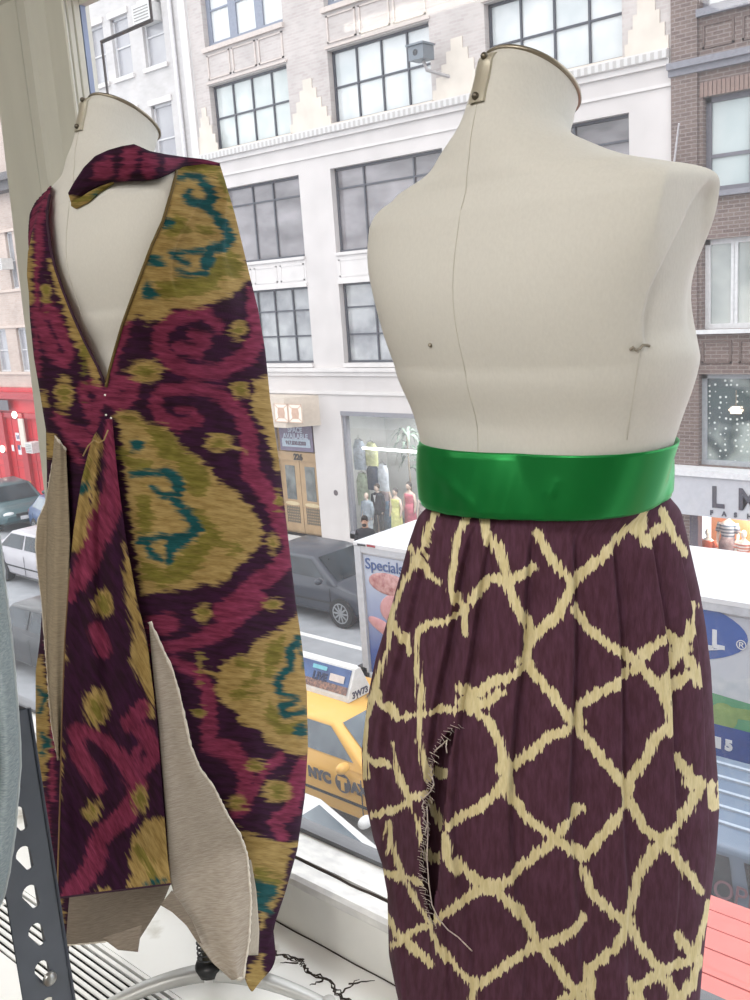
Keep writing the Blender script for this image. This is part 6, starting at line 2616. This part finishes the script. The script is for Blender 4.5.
car('dark_sedan', 'dark grey sedan parked on the far side left of the food truck', 'car', (-15.4, 15.0, 0), 0, '444852', Ln=4.8, Ht=1.46, glass=carglass_d)
car('silver_sedan', 'silver sedan driving in the middle of the street at the left edge', 'car', (-23.3, 13.0, 0), 0, 'bcb9bf', Ln=4.7, glass=carglass_d)
car('green_car', 'dark green car facing right at the far left by the red front', 'car', (-31.9, 16.2, 0), math.radians(-12), '3f5c62', Ln=4.4, glass=carglass_d)
car('blue_car', 'small dark blue car just behind the linen side flap, right of the green car', 'car', (-27.2, 15.9, 0), math.radians(-12), '34507c', Ln=4.2)
car('black_car', 'black sedan in the near lane below the silver sedan', 'car', (-17.0, 9.6, 0), 0, '171b22', Ln=4.9, glass=carglass_d)
car('white_car', 'white car parked just below the window sill between the two forms', 'car', (-7.85, 6.3, 0), 0, 'f0f0f0', Ln=4.5, Wd=1.75, Ht=1.45, belt=1.0, hood=.92, trunk=1.0, cab=(-1.7, -1.1, .45, 1.15), glass=carglass)
suv = car('blue_grey_van', 'blue grey van parked at the right edge below the food truck', 'van', (-2.5, 8.75, 0), 0, '74869c', Ln=4.8, Wd=1.9, Ht=1.86, belt=1.1, cab=(-2.35, -2.1, 1.2, 1.75), hood=1.1, trunk=1.15, glass=carglass_d, roof_w=.76)
b = MB()
for k in range(5):
    y = -.55 + k * .275
    b.box(-1.7, .9, y - .02, y + .02, 1.85, 1.885)
b.build('roof_ridge', M('van_roof_ridge', 'b7c4d4', rough=.35), suv)
text_mesh('window_writing', 'OPEN', .24, M('dull_red_lettering', '7a5560', rough=.5), suv, (-.7, -.925, 1.33), rot=(math.radians(72), 0, 0))

# taxi
TX, TYc = -8.95, 9.15
tx = car('yellow_taxi', 'yellow taxi with a roof advert and black door lettering between the two forms', 'taxi', (TX, TYc, 0), 0, 'f7c05e', Ln=5.3, Wd=1.96, Ht=1.48, belt=1.0, cab=(-1.75, -1.15, .35, 1.15), hood=.95, trunk=1.0, glass=carglass)
grey_l = M('taxi_lettering', '54525a', rough=.5)
yy = -.985
px0 = onY(310, 772, TYc + yy).x - TX
text_mesh('door_lettering', 'NYC', .2, grey_l, tx, (px0 - .02, yy - .012, .70), bold=.014, extr=.003)
b = MB()
b.cyl((px0 + .62, yy - .008, .77), .135, 'y', .012, 28)
b.build('door_roundel', grey_l, tx)
text_mesh('door_lettering', 'T', .22, M('car_paint_f7c05e', 'f7c05e'), tx, (px0 + .62, yy - .018, .69), align='CENTER', bold=.02, extr=.003)
text_mesh('door_lettering', 'AXI', .2, grey_l, tx, (px0 + .77, yy - .012, .70), bold=.014, extr=.003)
sgx = -8.78 - TX
b = MB()
b.prism([(-.24, 1.50), (-.23, 1.56), (-.05, 1.93), (.05, 1.93), (.23, 1.56), (.24, 1.50)], 'x', -1.15 + sgx, sgx)
b.V = [(v[0], v[1], v[2] - .02) for v in b.V]
rs = b.build('roof_advert', M('advert_white', 'efefef', rough=.4), tx)


def slope(y0, y1, z0, z1, x0, x1, off, nm, mat, par):
    b_ = MB()
    n_ = Vector((0, -(z1 - z0), (y1 - y0))).normalized()
    q = [(x0, y0, z0), (x1, y0, z0), (x1, y1, z1), (x0, y1, z1)]
    b_.quad(*[tuple(Vector(p) + n_ * off) for p in q])
    return b_.build(nm, mat, par)


ad = slope(-.218, -.062, 1.565, 1.885, -1.1 + sgx, -.05 + sgx, .006, 'advert_picture', M('advert_night_blue', '2a4178', col2='5478b4', rough=.4, scale=3), rs)
slope(-.218, -.17, 1.565, 1.665, -1.1 + sgx, -.05 + sgx, .01, 'advert_crowd', M('advert_crowd', 'b98a72', col2='4a4450', rough=.5, scale=26), rs)
al = math.atan2(.32, .156)
text_mesh('advert_text', 'LIVE', .15, M('advert_dark_text', '1f2d55', rough=.5), rs, (-.75 + sgx, -.178, 1.668), rot=(al, 0, 0), bold=.008)
slope(-.16, -.115, 1.70, 1.79, -.42 + sgx, -.14 + sgx, .012, 'advert_badge', M('advert_badge', 'e9dcd6', rough=.5), rs)
slope(-.11, -.085, 1.80, 1.85, -.78 + sgx, -.5 + sgx, .012, 'advert_caption', M('advert_caption', '7fd0e2', rough=.5), rs)
text_mesh('medallion_number', '3W73', .13, M('medallion_ink', '4b4d66', rough=.5), rs, (sgx + .004, -.16, 1.51), rot=(PI / 2, 0, PI / 2), bold=.004)
b = MB()
b.add([(.1, -.12, 1.49), (.2, -.06, 1.49), (.14, -.03, 1.53)], [(0, 1, 2)])
b.ball((.28, .1, 1.485), .07, .05, .02, 6)
b.build('roof_vents', M('taxi_roof_fitting', '8a7a5c', rough=.5), tx)

# food truck
TKY, TKT = 10.74, 3.2
xa, xb = onY(357, 541, TKY).x, -2.6
zb_ = 1.01
tk = thing('food_truck', 'white food truck with blue specials panels behind the right dress form', 'truck', ((xa + xb) / 2, TKY + 1, 0))
twh = M('truck_white', 'e9eaf0', rough=.4, var=.02)
b = MB()
b.box(xa, xb, TKY, TKY + 1.95, .55, TKT - .05)
bo = b.build('truck_box', twh, tk)
b = MB()
b.box(xa - .04, xb + .04, TKY - .05, TKY + 2.0, TKT - .06, TKT)
b.build('roof', M('truck_roof_white', 'f4f5fa', rough=.4, var=.01), tk)
b = MB()
b.box(xa - .03, xa + .10, TKY - .05, TKY + .1, .6, TKT - .05)
b.box(xa, xb, TKY - .045, TKY, TKT - .16, TKT - .06)
b.box(xa, xb, TKY - .05, TKY, zb_ - .06, zb_ + .02)
b.build('frame_rail', M('truck_rail', 'd3d6de', rough=.3), tk)


def grad_mat(name, c1_, c2_, z0, z1):
    m, nt, bs, out = base_mat(name)
    tc = nd(nt, 'ShaderNodeTexCoord')
    sp_ = nd(nt, 'ShaderNodeSeparateXYZ')
    nt.links.new(tc.outputs['Object'], sp_.inputs[0])
    mr_ = nd(nt, 'ShaderNodeMapRange')
    mr_.inputs['From Min'].default_value = z0
    mr_.inputs['From Max'].default_value = z1
    nt.links.new(sp_.outputs['Z'], mr_.inputs['Value'])
    nz_ = nd(nt, 'ShaderNodeTexNoise')
    nz_.inputs['Scale'].default_value = 1.2
    nt.links.new(tc.outputs['Object'], nz_.inputs['Vector'])
    ad_ = nd(nt, 'ShaderNodeMath', operation='MULTIPLY_ADD')
    nt.links.new(nz_.outputs['Fac'], ad_.inputs[0])
    ad_.inputs[1].default_value = .3
    nt.links.new(mr_.outputs[0], ad_.inputs[2])
    rp_ = nd(nt, 'ShaderNodeValToRGB')
    rp_.color_ramp.elements[0].color = lin(c1_)
    rp_.color_ramp.elements[1].color = lin(c2_)
    rp_.color_ramp.elements[0].position = .35
    rp_.color_ramp.elements[1].position = 1
    nt.links.new(ad_.outputs[0], rp_.inputs[0])
    nt.links.new(rp_.outputs[0], bs.inputs['Base Color'])
    bs.inputs['Roughness'].default_value = .35
    return m


b = MB()
b.box(xa + .12, -6.5, TKY - .012, TKY, zb_ + .03, TKT - .2)
pan = b.build('specials_panel', grad_mat('specials_blue', '3f63b0', 'c9d3ea', 1.0, 3.0), tk, label='blue specials panel with sliced meats')
tb_ = M('panel_blue_ink', '47639f', rough=.5)
p = onY(365.5, 568, TKY - .015)
text_mesh('panel_text', 'Specials', .25, tb_, pan, (p.x, TKY - .02, p.z), bold=.002)
meat = M('sliced_meat', 'e6b4b0', col2='a85a5c', rough=.5, scale=12, detail=6)
meat2 = M('sliced_ham', 'e0a6a8', col2='cf8e92', rough=.5, scale=10)


def meat_log(px, py, w_, h_, m_, rot_, nm='meat'):
    p_ = onY(px, py, TKY - .015)
    b_ = MB()
    b_.ball((0, 0, 0), w_, .05, h_, 10)
    c_, s_ = math.cos(rot_), math.sin(rot_)
    b_.V = [(p_.x + v[0] * c_ - v[2] * s_, TKY - .015 + v[1] * .5, p_.z + v[0] * s_ + v[2] * c_) for v in b_.V]
    b_.build(nm, m_, pan, True)


meat_log(390, 585, .44, .18, meat, -.05)
meat_log(396, 609, .34, .24, meat2, .3)
for k in range(4):
    meat_log(384 + k * 5, 628 + k * 4, .34, .11, meat2, -.35)
b = MB()
b.box(-6.4, xb - .1, TKY - .012, TKY, zb_ + .03, TKT - .2)
pn2 = b.build('landscape_panel', grad_mat('panel_sky', 'dfe6f0', 'ccd0dc', 1.6, 3.0), tk, label='pale panel with a blue oval badge over mountains')
ycl = TKY - .016
e0, e1 = onY(748, 642, ycl), onY(712, 670, ycl)
ex, ez = e0.x - 1.35, e0.z + .02
b = MB()
b.disc((ex, ycl, ez), .44, 'y', 48, 1.35)
bd_ = b.build('oval_badge', M('badge_blue', '2f5cb0', rough=.35, var=.03), pn2)
wht = M('panel_white_ink', 'eef2f8', rough=.5)
for px in (703, 714):
    q = onY(px, 647, ycl)
    text_mesh('badge_letter', 'L', .31, wht, bd_, (q.x - .03, ycl - .006, q.z - .0), bold=.012)
q = onY(741.5, 647, ycl)
text_mesh('badge_letter', '\u00ae', .16, wht, bd_, (q.x - .06, ycl - .006, q.z - .03))
b = MB()
P = [(ex - 1.0 + 2.05 * t, ycl - .006, ez - .30 + .13 * (2 * t - 1) ** 2) for t in np.linspace(0, 1, 24)]
b.tube(P, [.004 + .014 * math.sin(PI * t) for t in np.linspace(0, 1, 24)], 6)
b.build('badge_swoosh', wht, bd_)
zm_ = onY(730, 690, ycl).z
b = MB()
pts = [(-6.3, 0), (-6.0, .18), (-5.6, .05), (-5.2, .3), (-4.9, .12), (-4.5, .28), (-4.2, .1), (-3.9, .22), (-3.5, .12), (-3.0, .25), (-2.75, .1), (-2.75, -.3), (-6.3, -.3)]
b.add([(x, ycl - .001, zm_ + z) for x, z in pts], [tuple(range(len(pts)))])
b.build('snow_mountains', M('snow_white', 'e9edf2', col2='c9d3de', rough=.5, scale=5), pn2)
b = MB()
pts = [(-6.3, -.2), (-5.2, -.02), (-4.2, -.10), (-3.4, -.16), (-2.75, -.1), (-2.75, -.75), (-6.3, -.75)]
b.add([(x, ycl - .003, zm_ + z) for x, z in pts], [tuple(range(len(pts)))])
b.build('green_hill', M('hill_green', '4fa06e', col2='6fb58a', rough=.5, scale=2), pn2)
q = onY(724, 716, ycl)
b = MB()
b.disc((q.x, ycl - .008, q.z), .17, 'y', 24)
b.disc((q.x - .5, ycl - .006, q.z + .05), .15, 'y', 24)
b.quad((q.x + .1, ycl - .007, q.z), (q.x + .9, ycl - .007, q.z + .08), (q.x + .9, ycl - .007, q.z + .2), (q.x + .1, ycl - .007, q.z + .14))
b.build('green_fruit', M('fruit_green', '9cba6a', col2='7fa458', rough=.5, scale=8), pn2)
zq = onY(735, 733, ycl).z
b = MB()
P2_ = [(-6.3, ycl - .009, zq - .14)] + [(-6.3 + 3.55 * t, ycl - .009, zq + .06 - .16 * (t - .55) ** 2) for t in np.linspace(0, 1, 16)]
b.add(P2_ + [(-2.75, ycl - .009, zb_ + .03), (-6.3, ycl - .009, zb_ + .03)], [tuple(range(len(P2_) + 2))])
b.build('blue_footer', M('footer_blue', '2c4f9e', rough=.4, var=.05), pn2)
q = onY(715, 746, ycl)
text_mesh('panel_text', 'll 5', .18, wht, pn2, (q.x, ycl - .014, q.z), bold=.012)
for x in (xa + 1.0, xb - 1.2):
    for y in (TKY + .2, TKY + 1.75):
        b = MB()
        b.cyl((x, y, .38), .38, 'y', .26, 24)
        b.build('wheel', tyre, tk)
b = MB()
b.box(xa + .2, xa + .5, TKY - .03, TKY + .1, .78, .92)
b.build('red_marker', lampr, tk)
b = MB()
b.box(xa + .05, xa + .22, TKY - .056, TKY - .05, TKT - .05, TKT - .02)
b.box(xa - .15, xa + .05, TKY - .05, TKY + .2, .8, 1.1)
b.build('dark_bumper_box', trimb, tk)
b = MB()
b.box(xa + .25, xa + .42, TKY - .058, TKY - .05, TKT - .045, TKT - .01)
b.build('red_marker', lampr, tk)

# red awning on our own facade below the window
Rw_ = thing('red_awning', 'coral red slatted awning below the window at the lower right', 'awning', (0, 1.5, 5))
b = MB()
for k in range(7):
    t0, t1 = k / 7, (k + 1) / 7 - .008
    y0_, z0_ = 1.52 + 1.95 * t0, 5.45 - .96 * t0
    y1_, z1_ = 1.52 + 1.95 * t1, 5.45 - .96 * t1
    b.add([(x, y, z - dz) for dz in (0, .02) for x, y, z in ((-1.75, y0_, z0_), (1.6, y0_, z0_), (1.6, y1_, z1_), (-1.75, y1_, z1_))], [(0, 1, 2, 3), (7, 6, 5, 4), (0, 4, 5, 1), (1, 5, 6, 2), (2, 6, 7, 3), (3, 7, 4, 0)])
b.build('awning_sheet', M('coral_awning', 'ee8078', rough=.5, var=.02), Rw_)
b = MB()
for x in (-1.7, 1.55):
    b.tube([(x, 1.523, 4.6), (x, 3.42, 4.46)], .02, 8)
    b.tube([(x, 1.523, 5.42), (x, 3.42, 4.46)], .015, 8)
b.build('awning_arm', M('awning_arm', '8a8a8a', rough=.4), Rw_)


# man in the street behind the truck
def person(name, label, loc, rotz, coat, hair_c):
    R = thing(name, label, 'person', loc, rotz, local=True)
    J = {'pel': (0, 0, .95), 'sp': (0, 0, 1.18), 'ch': (0, 0, 1.38), 'nk': (0, .0, 1.50), 'hd0': (0, .0, 1.58), 'hd1': (0, .01, 1.70)}
    names = ['pel', 'sp', 'ch', 'nk', 'hd0', 'hd1']
    V = [J[k] for k in names]
    rad = [(.15, .11), (.15, .11), (.17, .11), (.058, .058), (.075, .085), (.075, .09)]
    E = [(i, i + 1) for i in range(5)]
    for s in (-1, 1):
        n0 = len(V)
        V += [(s * .17, 0, 1.42), (s * .25, -.01, 1.15), (s * .25, .08, .92), (s * .25, .11, .84)]
        rad += [(.06, .06), (.05, .05), (.04, .04), (.035, .025)]
        E += [(2, n0), (n0, n0 + 1), (n0 + 1, n0 + 2), (n0 + 2, n0 + 3)]
        n0 = len(V)
        V += [(s * .09, 0, .88), (s * .1, .02, .5), (s * .1, 0, .09), (s * .1, .13, .05)]
        rad += [(.095, .095), (.065, .065), (.045, .045), (.04, .035)]
        E += [(0, n0), (n0, n0 + 1), (n0 + 1, n0 + 2), (n0 + 2, n0 + 3)]
    me = bpy.data.meshes.new('figure')
    me.from_pydata(V, E, [])
    o = bpy.data.objects.new('figure', me)
    C.objects.link(o)
    o.parent = R
    sm_ = o.modifiers.new('skin', 'SKIN')
    for v, r_ in zip(me.skin_vertices[0].data, rad):
        v.radius = r_
    me.skin_vertices[0].data[0].use_root = True
    ss = o.modifiers.new('sub', 'SUBSURF')
    ss.levels = 2
    ss.render_levels = 2
    dg = bpy.context.evaluated_depsgraph_get()
    me2 = bpy.data.meshes.new_from_object(o.evaluated_get(dg))
    bpy.data.objects.remove(o)
    skn = M('warm_skin', 'c79a80', rough=.6)
    ct = M('coat_' + coat, coat, rough=.85)
    me2.materials.clear()
    me2.materials.append(ct)
    me2.materials.append(skn)
    for p_ in me2.polygons:
        p_.use_smooth = True
        p_.material_index = 1 if (p_.center.z > 1.5 or (p_.center.z < .93 and abs(p_.center.x) > .19)) else 0
    o = bpy.data.objects.new('figure', me2)
    C.objects.link(o)
    o.parent = R
    ORG[o.name] = Vector((0, 0, 0))
    hm = M('hair_' + hair_c, hair_c, rough=.8)
    b_ = MB()
    b_.ball((0, -.012, 1.70), .083, .098, .098, 8)
    b_.V = [v if not (v[1] > .03 and v[2] < 1.73) else (v[0] * .8, .02, v[2]) for v in b_.V]
    b_.build('hair', hm, R, True)
    b_ = MB()
    b_.ball((0, .055, 1.575), .055, .045, .05, 8)
    b_.build('beard', hm, R, True)
    b_ = MB()
    b_.ball((0, .098, 1.645), .013, .02, .024, 6)
    b_.build('nose', skn, R, True)
    for s in (-1, 1):
        b_ = MB()
        b_.ball((s * .03, .082, 1.67), .012, .008, .007, 6)
        b_.build('eye', M('eye_dark', '2a2320', rough=.3), R, True)
        b_ = MB()
        b_.ball((s * .084, .0, 1.645), .012, .022, .03, 6)
        b_.build('ear', skn, R, True)
    return R


r_m = ray(364.5, 521)
q_m = CAM + r_m * ((1.80 - CAM.z) / r_m.z)
man_at = (q_m.x, q_m.y, .14)
person('person', 'bearded man in a black jacket on the far sidewalk behind the food truck', man_at, math.radians(-150), '2c2d33', '2e2622')
